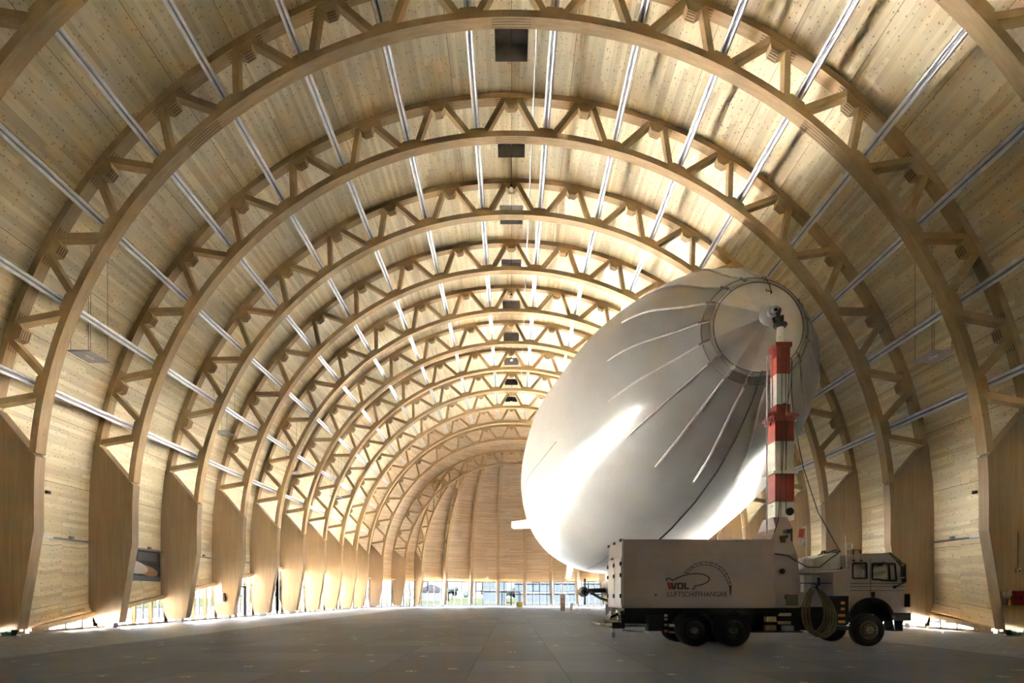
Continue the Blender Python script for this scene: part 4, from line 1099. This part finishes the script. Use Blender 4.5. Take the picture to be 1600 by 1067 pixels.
sub('door_handle', MB().box((X(1361.5), D0-.02, Z(933)), (X(1366.5), D0+.02, Z(924.5))), M['black'], CB)
for y0, y1 in ((D0-.05, D0+.45), (D1-.45, D1+.05)):
    cx, cz = X(arch_c[0]), Z(arch_c[1])
    sub('wheel_arch', MB().loft([[(cx+r*math.cos(rad(a)), y, cz+r*math.sin(rad(a))) for r, y in ((.60, y0), (.71, y0), (.71, y1), (.60, y1))] for a in range(10, 176, 8)]), M['black'], CB)
sub('wheel_housing', MB().box((X(1329), D0+.36, .78), (X(1396), D1-.36, Z(931))), M['black'], CB)
st = MB()
st.box((X(1338), yi0+.3, Z(926)), (X(1352), yi0+.85, Z(905))).hexa([(X(1337), yi0+.3, Z(906)), (X(1342), yi0+.3, Z(906)), (X(1342), yi0+.85, Z(906)), (X(1337), yi0+.85, Z(906)), (X(1335), yi0+.3, Z(884)), (X(1339), yi0+.3, Z(884)), (X(1339), yi0+.85, Z(884)), (X(1335), yi0+.85, Z(884))])
st.lathe([(.22, -.015), (.235, 0), (.22, .015)], (X(1393), yi1-.6, Z(906)), (-.5, 0, 1), 20)
sub('seat_and_wheel', st, M['black'], CB)
mr = MB()
mr.tube([(X(1401), D0, Z(877)), (X(1406.5), D0-.22, Z(882)), (X(1407), D0-.22, Z(909)), (X(1399), D0, Z(917))], .022, 8)
MR = sub('mirror_arm', mr, M['black'], CB)
sub('mirror', MB().box((X(1400.5), D0-.30, Z(902)), (X(1405.5), D0-.18, Z(885))).box((X(1402), D0-.3, Z(910)), (X(1406), D0-.18, Z(903.5))), M['black'], CB)
sub('mirror', MB().lathe([(0, -.02), (.12, 0), (.14, .03), (0, .08)], (X(1373), D0-.1, Z(881)), (.2, -.4, -1), 16), M['black'], CB)
sub('mirror', MB().lathe([(0, -.02), (.05, 0), (.05, .05), (0, .06)], (X(1397), D0-.05, Z(917)), (0, 1, 0), 12), M['black'], CB)
gr = MB().tube([(X(1334), D0+.04, Z(876)), (X(1334.5), D0+.04, Z(859)), (X(1345.5), D0+.04, Z(859)), (X(1346), D0+.04, Z(876))], .022, 8).box((X(1332), D0, Z(877)), (X(1336), D0+.06, Z(874.5))).box((X(1344), D0, Z(877)), (X(1348), D0+.06, Z(874.5)))
sub('grab_rail', gr, M['black'], CB)
fb = MB().box((X(1392), D0-.03, Z(969.5)), (X(1422.5), D1+.03, Z(957.5))).box((X(1414), D0+.0, Z(948)), (X(1422), D0+.16, Z(928))).box((X(1414), D1-.16, Z(948)), (X(1422), D1, Z(928)))
fb.prism([(X(1393), Z(969)), (X(1397), Z(969)), (X(1400), Z(984.5)), (X(1412), Z(984.5)), (X(1409), Z(969)), (X(1413), Z(969)), (X(1412.5), Z(986)), (X(1396), Z(986))], (0, 0, 0), (1, 0, 0), (0, 0, 1), (0, D0+.05, 0), (0, D0+.4, 0))
sub('front_bumper', fb, M['chassis'], CB)
# mast
MX = 8.955
MS = sub('mast', MB().box((MX-.31, 18.56, Z(812, 18.56)), (MX+.31, 19.18, Z(784, 18.56))), M['white'], TR)
def seg(name, z0, z1, h, m): return sub(name, MB().box((MX-h, DM-h, z0), (MX+h, DM+h, z1)), m, MS)
zz = lambda py: Z(py, 18.56)
seg('red_section', zz(783), zz(735), .312, M['red']); seg('white_section', zz(735), zz(689), .312, M['white']); seg('red_section', zz(689), zz(655), .312, M['red'])
sub('collar', MB().box((MX-.36, DM-.36, zz(657)), (MX+.36, DM+.36, zz(645))).box((MX-.42, DM-.42, zz(651)), (MX+.42, DM+.42, zz(648))), M['red'], MS)
seg('red_section', zz(650), zz(630), .225, M['red']); seg('white_section', zz(630), zz(582), .222, M['white']); seg('red_section', zz(582), zz(537), .222, M['red'])
sub('collar', MB().box((MX-.27, DM-.27, zz(540)), (MX+.27, DM+.27, zz(533))), M['red'], MS)
sub('lower_collar', MB().box((MX-.40, DM-.40, zz(740)), (MX+.40, DM+.40, zz(736))), M['white'], MS)
sub('top_pole', MB().lathe([(.11, 0), (.11, .28), (.125, .29), (.125, .31), (.115, .32), (.11, .62)], (MX, DM, zz(534)), (0, 0, 1), 18, True), M['white'], MS, True)
zt = zz(534)+.6
hd = MB().lathe([(.10, 0), (.20, .03), (.23, .09), (.20, .14), (.08, .16)], (MX, DM, zt), (0, 0, 1), 18).box((MX-.06, DM-.1, zt+.1), (MX+.06, DM+.25, zt+.36)).tube([(MX-.15, DM, zt+.1), (MX-.17, DM+.1, zt+.38)], .05, 8)
hd.lathe([(.05, 0), (.12, .05), (.14, .25)], (MX, DM+.1, AZ+CAMZ), (0, 1, 0), 14).box((MX+.05, DM-.03, zt+.1), (MX+.11, DM+.03, zt+.42)).tube([(MX, DM+.12, zt+.2), (MX, DM+.12, AZ+CAMZ)], .07, 8)
sub('mast_head', hd, M['chassis'], MS)
br = MB()
for z in (zz(541), zz(547), zz(553)): br.box((MX-.36, DM-.2, z-.05), (MX-.23, DM-.05, z+.03))
br.tube([(MX-.40, DM-.3, zz(545)), (MX-.40, DM-.3, zz(660))], .02, 6)
br.bar((MX-.5, DM-.4, zz(664)), (MX-.28, DM+.3, zz(652)), .05, .12).box((MX-.48, DM-.35, zz(650)), (MX-.3, DM-.1, zz(643)))
sub('cable_guide', br, M['red'], MS)
sub('feed_pipe', MB().tube([(MX-.52, DM-.2, zz(555)), (MX-.54, DM-.2, zz(845))], .028, 8), M['greylight'], MS)
sub('rope_pulley', MB().lathe([(0, -.05), (.11, -.05), (.13, -.02), (.13, .02), (.11, .05), (0, .05)], (MX+.12, DM-.42, zz(800)), (0, 1, 0), 18), M['black'], MS)
sub('rope_pulley', MB().lathe([(0, -.03), (.05, -.03), (.05, .03), (0, .03)], (MX-.05, DM-.36, zz(633)), (0, 1, 0), 12), M['black'], MS)
sub('spool', MB().lathe([(0, -.1), (.12, -.1), (.12, -.07), (.07, -.06), (.07, .06), (.12, .07), (.12, .1), (0, .1)], (MX-.22, DM-.1, zz(790)+.1), (0, 0, 1), 16), M['steel'], MS)
cw = MB()
for a, b in (((MX-.1, D0+.85, zz(540)), (MX-.14, D0+.86, zz(815))), ((MX+.02, D0+.85, zz(560)), (MX+.03, D0+.86, zz(800))), ((MX+.12, D0+.85, zz(583)), (MX+.02, D0+.86, zz(735)))): cw.tube([a, b], .012, 5)
sub('mast_rope', cw, M['wire'], MS)
gw = MB().tube([at(1237, 560, 18.6), at(1237, 615, 18.5), at(1240, 655, 18.4), at(1255, 730, 18.2), at(1278, 800, 18.0), at(1313, 862, 18.2)], .014, 6)
sub('guy_wire', gw, M['wire'], MS)
sub('guy_wire', MB().tube([at(1238, 565, 18.6), at(1236, 600, 18.5), at(1225, 660, 18.4), at(1222, 740, 18.35), at(1216, 812, 18.1), at(1206, 845, 18.1)], .014, 6), M['wire'], MS)
sub('wind_sock', MB().tube([at(1253, 827, 19.2), at(1251, 840, 19.2)], [.10, .09], 8), M['red'], MS)
sub('wind_sock', MB().tube([at(1252, 842, 19.2), at(1250, 852, 19.2)], [.10, .09], 8), M['white'], MS)
sub('sock_pole', MB().tube([at(1260, 876, 19.0), at(1259, 822, 19.2), at(1254, 824, 19.2)], .02, 6), M['greylight'], MS)
fl = MB().tube([at(1237, 826, 18.0), at(1237, 845, 17.9), at(1240, 862, 17.85)], .03, 6).box((X(1233), D0+.15, Z(832)), (X(1240), D0+.4, Z(826)))
fl.tube([at(1211, 865, D0-.02), at(1231, 868, D0-.02), at(1245, 877, D0-.02), at(1262, 886, 18.1), at(1281, 886, 18.1), at(1297, 873, 18.1), at(1310, 864, 18.1)], .02, 6)
sub('power_cable', fl, M['wire'], TR)
sub('valve_handle', MB().tube([at(1223, 843, 17.85), at(1230, 837, 17.85)], .05, 8).box((X(1224), D0+.1, Z(847)), (X(1230), D0+.25, Z(836))), M['slot'], TR)
# hose coil hung on the side of the truck
hc = thing('hose_coil', 'olive coil of hose hung in loops on the truck side behind the cab', 'hose', (X(1271), D0-.12, Z(950)))
random.seed(3)
for q in range(7):
    pts = []
    cx, cyy = 1268 + q*1.7, 952 + q*0.9; rx, ry = 16.5 + (q % 3)*1.6 + q*.5, 35.0 + (q % 4)*1.3
    for k in range(33):
        a = 2*PI*k/32; sx = rx*math.sin(a)*(1 - .22*math.cos(a)); sy = -ry*math.cos(a)
        tilt = 0.10*q/6
        pts.append((X(cx + sx + tilt*sy*.9 - q*1.0*(math.cos(a) > 0)*math.cos(a)*.6), D0-.10-.022*q + .02*math.sin(3*a), Z(cyy + sy)))
    put('hose_loop', MB().tube(pts, .03, 8), M['hose'], hc, True)
put('strap', MB().tube([(X(1269), D0-.02, Z(911)), (X(1269), D0-.26, Z(914)), (X(1269.5), D0-.28, Z(920)), (X(1269), D0-.05, Z(923))], .03, 6), M['black'], hc)
# mooring rope from the nose down behind the truck
ml = tag(MB().tube([at(1197, 560, 20.3), at(1176, 625, 20.2), at(1150, 685, 20.2), at(1120, 738, 20.3), at(1085, 786, 20.5), at(1050, 825, 20.6), at(1012, 860, 20.7)], .03, 8).build('mooring_rope', M['wire']), 'dark mooring rope sagging from the airship nose to behind the truck box', 'rope')

# ------------------------------------------------------------------ things on the hall floor
o = thing('crate', 'yellow crate on the floor before the glass door', 'crate', (X(811.5, 86), 86.0, 0))
put('box', MB().box((X(806.8, 86), 85.5, 0), (X(816.6, 86), 86.5, .66)), M['yellow'], o)
put('lid', MB().box((X(806.5, 86), 85.45, .66), (X(816.9, 86), 86.55, .74)), M['yellow'], o)
DC = 55.5
o = thing('folding_chair', 'white shell chair standing alone left of the barrier posts', 'chair', (X(889, DC), DC, 0))
o.rotation_euler = (0, 0, rad(-60))
MB().hexa([(-.25, -.22, .44), (.25, -.22, .44), (.25, .25, .42), (-.25, .25, .42), (-.25, -.22, .47), (.25, -.22, .47), (.25, .25, .45), (-.25, .25, .45)]).build('seat', M['white'], o)
MB().hexa([(-.24, .24, .44), (.24, .24, .44), (.24, .27, .44), (-.24, .27, .44), (-.22, .40, .9), (.22, .40, .9), (.22, .43, .9), (-.22, .43, .9)]).build('backrest', M['white'], o)
for sx in (-.22, .22):
    for a, b in ((-.2, -.28), (.22, .32)): MB().tube([(sx, a, .44), (sx*1.15, b, 0)], .016, 6).build('leg', M['steel'], o)
for n_, (px, d, lab) in enumerate(((903.5, 53.0, 'left of the two thin barrier posts standing before the far windows'), (922.5, 52.0, 'right of the two thin barrier posts standing before the far windows'), (955.0, 51.0, 'thin barrier post half hidden under the rear of the truck'))):
    o = thing('barrier_post', lab, 'post', (X(px, d), d, 0), 'thin barrier posts')
    MB().tube([(0, 0, .03), (0, 0, 1.02)], .022, 8).build('pole', M['steel'], o)
    MB().bar((-.28, 0, .02), (.28, 0, .02), .06, .04).bar((0, -.28, .02), (0, .28, .02), .06, .04).build('foot', M['greylight'], o)
tag(MB().tube([(X(903.5, 53), 53, 1.0), (X(922.5, 52), 52, .97), (X(955, 51), 51, 1.0)], .018, 6).build('barrier_rope', M['steel']), 'thin barrier rope strung between the posts before the far windows', 'rope')
DP = 62.0
o = thing('info_column', 'tall grey brown display column right of the glass door', 'column', (X(879, DP), DP, 0))
MB().box((-.26, -.2, 0), (.26, .2, 1.85)).build('body', plain('column_brown', (0.20, 0.17, 0.15), 0.5), o)
MB().box((-.27, -.21, .95), (.27, -.2, 1.05)).box((-.27, -.21, 1.45), (.27, -.2, 1.85)).build('panel', M['grey'], o)
MB().tube([(0, 0, 1.85), (0, 0, 4.2)], .03, 8).build('mast_pole', M['grey'], o)
DE = 80.0
o = thing('extinguisher_cart', 'red wheeled fire extinguisher by the far left posts', 'extinguisher', (X(580, DE), DE, 0))
MB().lathe([(0, .12), (.17, .14), (.19, .2), (.19, .95), (.12, 1.1), (.05, 1.15), (0, 1.15)], (0, 0, 0), (0, 0, 1), 16).build('tank', M['redbox'], o, True)
MB().lathe([(0, -.03), (.14, -.03), (.14, .03), (0, .03)], (-.2, .1, .14), (1, 0, 0), 14).build('wheel', M['black'], o)
MB().lathe([(0, -.03), (.14, -.03), (.14, .03), (0, .03)], (.2, .1, .14), (1, 0, 0), 14).build('wheel', M['black'], o)
MB().tube([(.05, 0, 1.15), (.3, -.1, 1.0), (.35, -.1, .5)], .025, 6).tube([(-.15, .15, .2), (-.15, .2, 1.35), (.15, .2, 1.35), (.15, .15, .2)], .02, 6).build('hose_and_handle', M['black'], o)
o = thing('display_stand', 'low dark equipment stand behind the rear of the truck', 'stand', (X(952, 49), 49.0, 0))
MB().box((-.3, -.25, .1), (.25, .25, .85)).build('cabinet', M['grey'], o); MB().box((-.35, -.3, .85), (.3, .3, .92)).build('top', M['white'], o)
for sx in (-.25, .2):
    for sy in (-.2, .2): MB().tube([(sx, sy, 0), (sx, sy, .1)], .03, 8).build('caster', M['black'], o)
# ------------------------------------------------------------------ outside
def slab(name, a, b, m): return MB().box(a, b).build(name, m)
M['asphalt'] = plain('asphalt_dark', (0.0014, 0.0014, 0.0016), 0.9, 0, 0.0)
struct(slab('ground', (-400, -300, -0.40), (400, 600, -0.32), M['asphalt']))
mb = MB()
APRON_GAP = 1.1  # gap added inside the bright apron so less bounced light hits the posts
def rim(r): return [(-21.0-r, -40)] + [((21.0+r)*math.cos(rad(a)), YJ + (23.3+r)*math.sin(rad(a))) for a in range(180, -1, -6)] + [(21.0+r, -40)]
for (a, b), (c, d) in zip(zip(rim(APRON_GAP), rim(APRON_GAP)[1:]), zip(rim(APR), rim(APR)[1:])): mb.quad((*a, -.30), (*b, -.30), (*d, -.30), (*c, -.30))
o = struct(mb.build('floor_apron', M['apron']))
def field(name, x0, y0, x1, y1, label):
    o = MB().box((x0, y0, -0.32), (x1, y1, -0.26)).build(name, M['grass'])
    return tag(o, label, 'grass', None, 'stuff')
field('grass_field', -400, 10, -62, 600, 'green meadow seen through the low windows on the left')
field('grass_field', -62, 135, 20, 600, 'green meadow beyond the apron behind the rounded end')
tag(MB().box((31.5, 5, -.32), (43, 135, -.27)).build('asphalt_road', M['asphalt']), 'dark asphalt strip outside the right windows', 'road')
def tree(x, y, h, label, grp):
    t = thing('tree', label, 'tree', (x, y, -0.3), grp)
    MB().tube([(0, 0, 0), (0, 0, h*.5)], [h*.03, h*.02], 7).build('trunk', M['bark'], t)
    bm = bmesh.new()
    for q in range(7):
        c = Vector((random.uniform(-.28, .28)*h, random.uniform(-.28, .28)*h, h*random.uniform(.35, .78)))
        r = h*random.uniform(.16, .26)
        g = bmesh.ops.create_icosphere(bm, subdivisions=2, radius=r, matrix=Matrix.Translation(c))
        for v in g['verts']: v.co += (v.co - c)*random.uniform(-.25, .2)
    me = bpy.data.meshes.new('crown'); bm.to_mesh(me); bm.free(); me.materials.append(M['leaf']); link('crown', me, t)
for j in range(26):
    x = -170 + random.uniform(-15, 15); y = 40 + j*14 + random.uniform(-4, 4)
    tree(x, y, random.uniform(6, 9), 'dark tree of the far tree line beyond the left meadow', 'trees beyond the left meadow')
for j in range(16):
    x = -110 + j*9.5 + random.uniform(-2, 2); y = 310 + random.uniform(-12, 12)
    tree(x, y, random.uniform(5.5, 8), 'dark tree of the far tree line behind the rounded end', 'trees behind the rounded end')
def block(name, label, cat, a, b, nfl, nb, mg, mw, roof=None):
    x0, y0, x1, y1, h = *a, *b
    t = thing(name, label, cat, ((x0+x1)/2, y0, -0.3))
    put('wall', MB().box((x0, y0, -.3), (x1, y1, h)), mg, t)
    bd = MB()
    for f in range(nfl+1): bd.box((x0-.15, y0-.2, h*f/nfl-.25), (x1+.15, y1, h*f/nfl+.25))
    put('floor_band', bd, mw, t)
    ml = MB()
    for q in range(nb+1):
        x = x0 + (x1-x0)*q/nb; ml.box((x-.08, y0-.12, -.3), (x+.08, y0, h))
    put('mullion', ml, mw, t)
    if roof: put('roof', MB().prism([(x0-.5, h), (x1+.5, h), ((x0+x1)/2, h+roof)], (0, 0, 0), (1, 0, 0), (0, 0, 1), (0, y0-.3, 0), (0, y1, 0)), M['roof_tile'], t)
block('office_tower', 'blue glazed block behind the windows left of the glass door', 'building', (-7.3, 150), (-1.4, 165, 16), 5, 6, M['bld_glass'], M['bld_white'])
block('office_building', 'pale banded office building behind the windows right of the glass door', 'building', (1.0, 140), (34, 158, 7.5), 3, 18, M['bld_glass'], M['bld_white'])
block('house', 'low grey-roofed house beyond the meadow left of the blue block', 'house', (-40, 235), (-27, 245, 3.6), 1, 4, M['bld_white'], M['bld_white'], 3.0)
o = thing('metal_shed', 'lavender grey corrugated shed outside the lower right windows', 'shed', (44, 20, -.3))
put('cladding', MB().box((44, 10, -.3), (60, 110, 8)), M['corrug'], o)
put('roof', MB().box((43.6, 9.6, 8), (60.4, 110.4, 8.3)), M['bld_white'], o)

# ------------------------------------------------------------------ light, sky, camera
w = bpy.data.worlds.new('sky'); C.world = w; w.use_nodes = True
nt = w.node_tree; nt.nodes.clear()
wo = N(nt, 'ShaderNodeOutputWorld'); bg = N(nt, 'ShaderNodeBackground')
tc = N(nt, 'ShaderNodeTexCoord'); sp = N(nt, 'ShaderNodeSeparateXYZ'); L(nt, tc.outputs['Generated'], sp.inputs[0])
L(nt, ramp(nt, sp.outputs[2], [(0.0, (0.0225, 0.0225, 0.0225)), (0.045, (0.024, 0.024, 0.0245)), (0.12, (0.2, 0.21, 0.22)), (0.35, (0.80, 0.90, 1.0)), (1.0, (0.70, 0.85, 1.0))]), bg.inputs[0])
bg.inputs[1].default_value = SKY
L(nt, bg.outputs[0], wo.inputs[0])
sd = bpy.data.lights.new('sun', 'SUN'); sd.energy = SUN; sd.angle = rad(2.0); sd.color = (1.0, 0.965, 0.91)
so = bpy.data.objects.new('sun', sd); COL.objects.link(so); so.rotation_euler = Vector((0.10, 0.62, -0.85)).to_track_quat('-Z', 'Y').to_euler()
cam = bpy.data.cameras.new('camera'); co = bpy.data.objects.new('camera', cam); COL.objects.link(co)
cam.sensor_width = 36; cam.sensor_fit = 'HORIZONTAL'; cam.lens = FPX/1600*36
cam.shift_y = (YH - 533.5)/1600; cam.shift_x = (800 - X0)/1600
co.location = (0, 0, CAMZ); co.rotation_euler = (PI/2, 0, 0); cam.clip_end = 2000
C.camera = co
vs = C.view_settings; C.display_settings.display_device = 'sRGB'
vs.view_transform = 'Standard'; vs.look = 'None'; vs.gamma = 1.0; vs.use_curve_mapping = False; vs.exposure = EXPO
cy = C.cycles
cy.max_bounces = 14; cy.diffuse_bounces = 8; cy.glossy_bounces = 4; cy.transparent_max_bounces = 16
cy.use_denoising = True
try: cy.denoiser = 'OPENIMAGEDENOISE'
except Exception: pass
cy.caustics_reflective = False; cy.caustics_refractive = False
cy.sample_clamp_indirect = 20
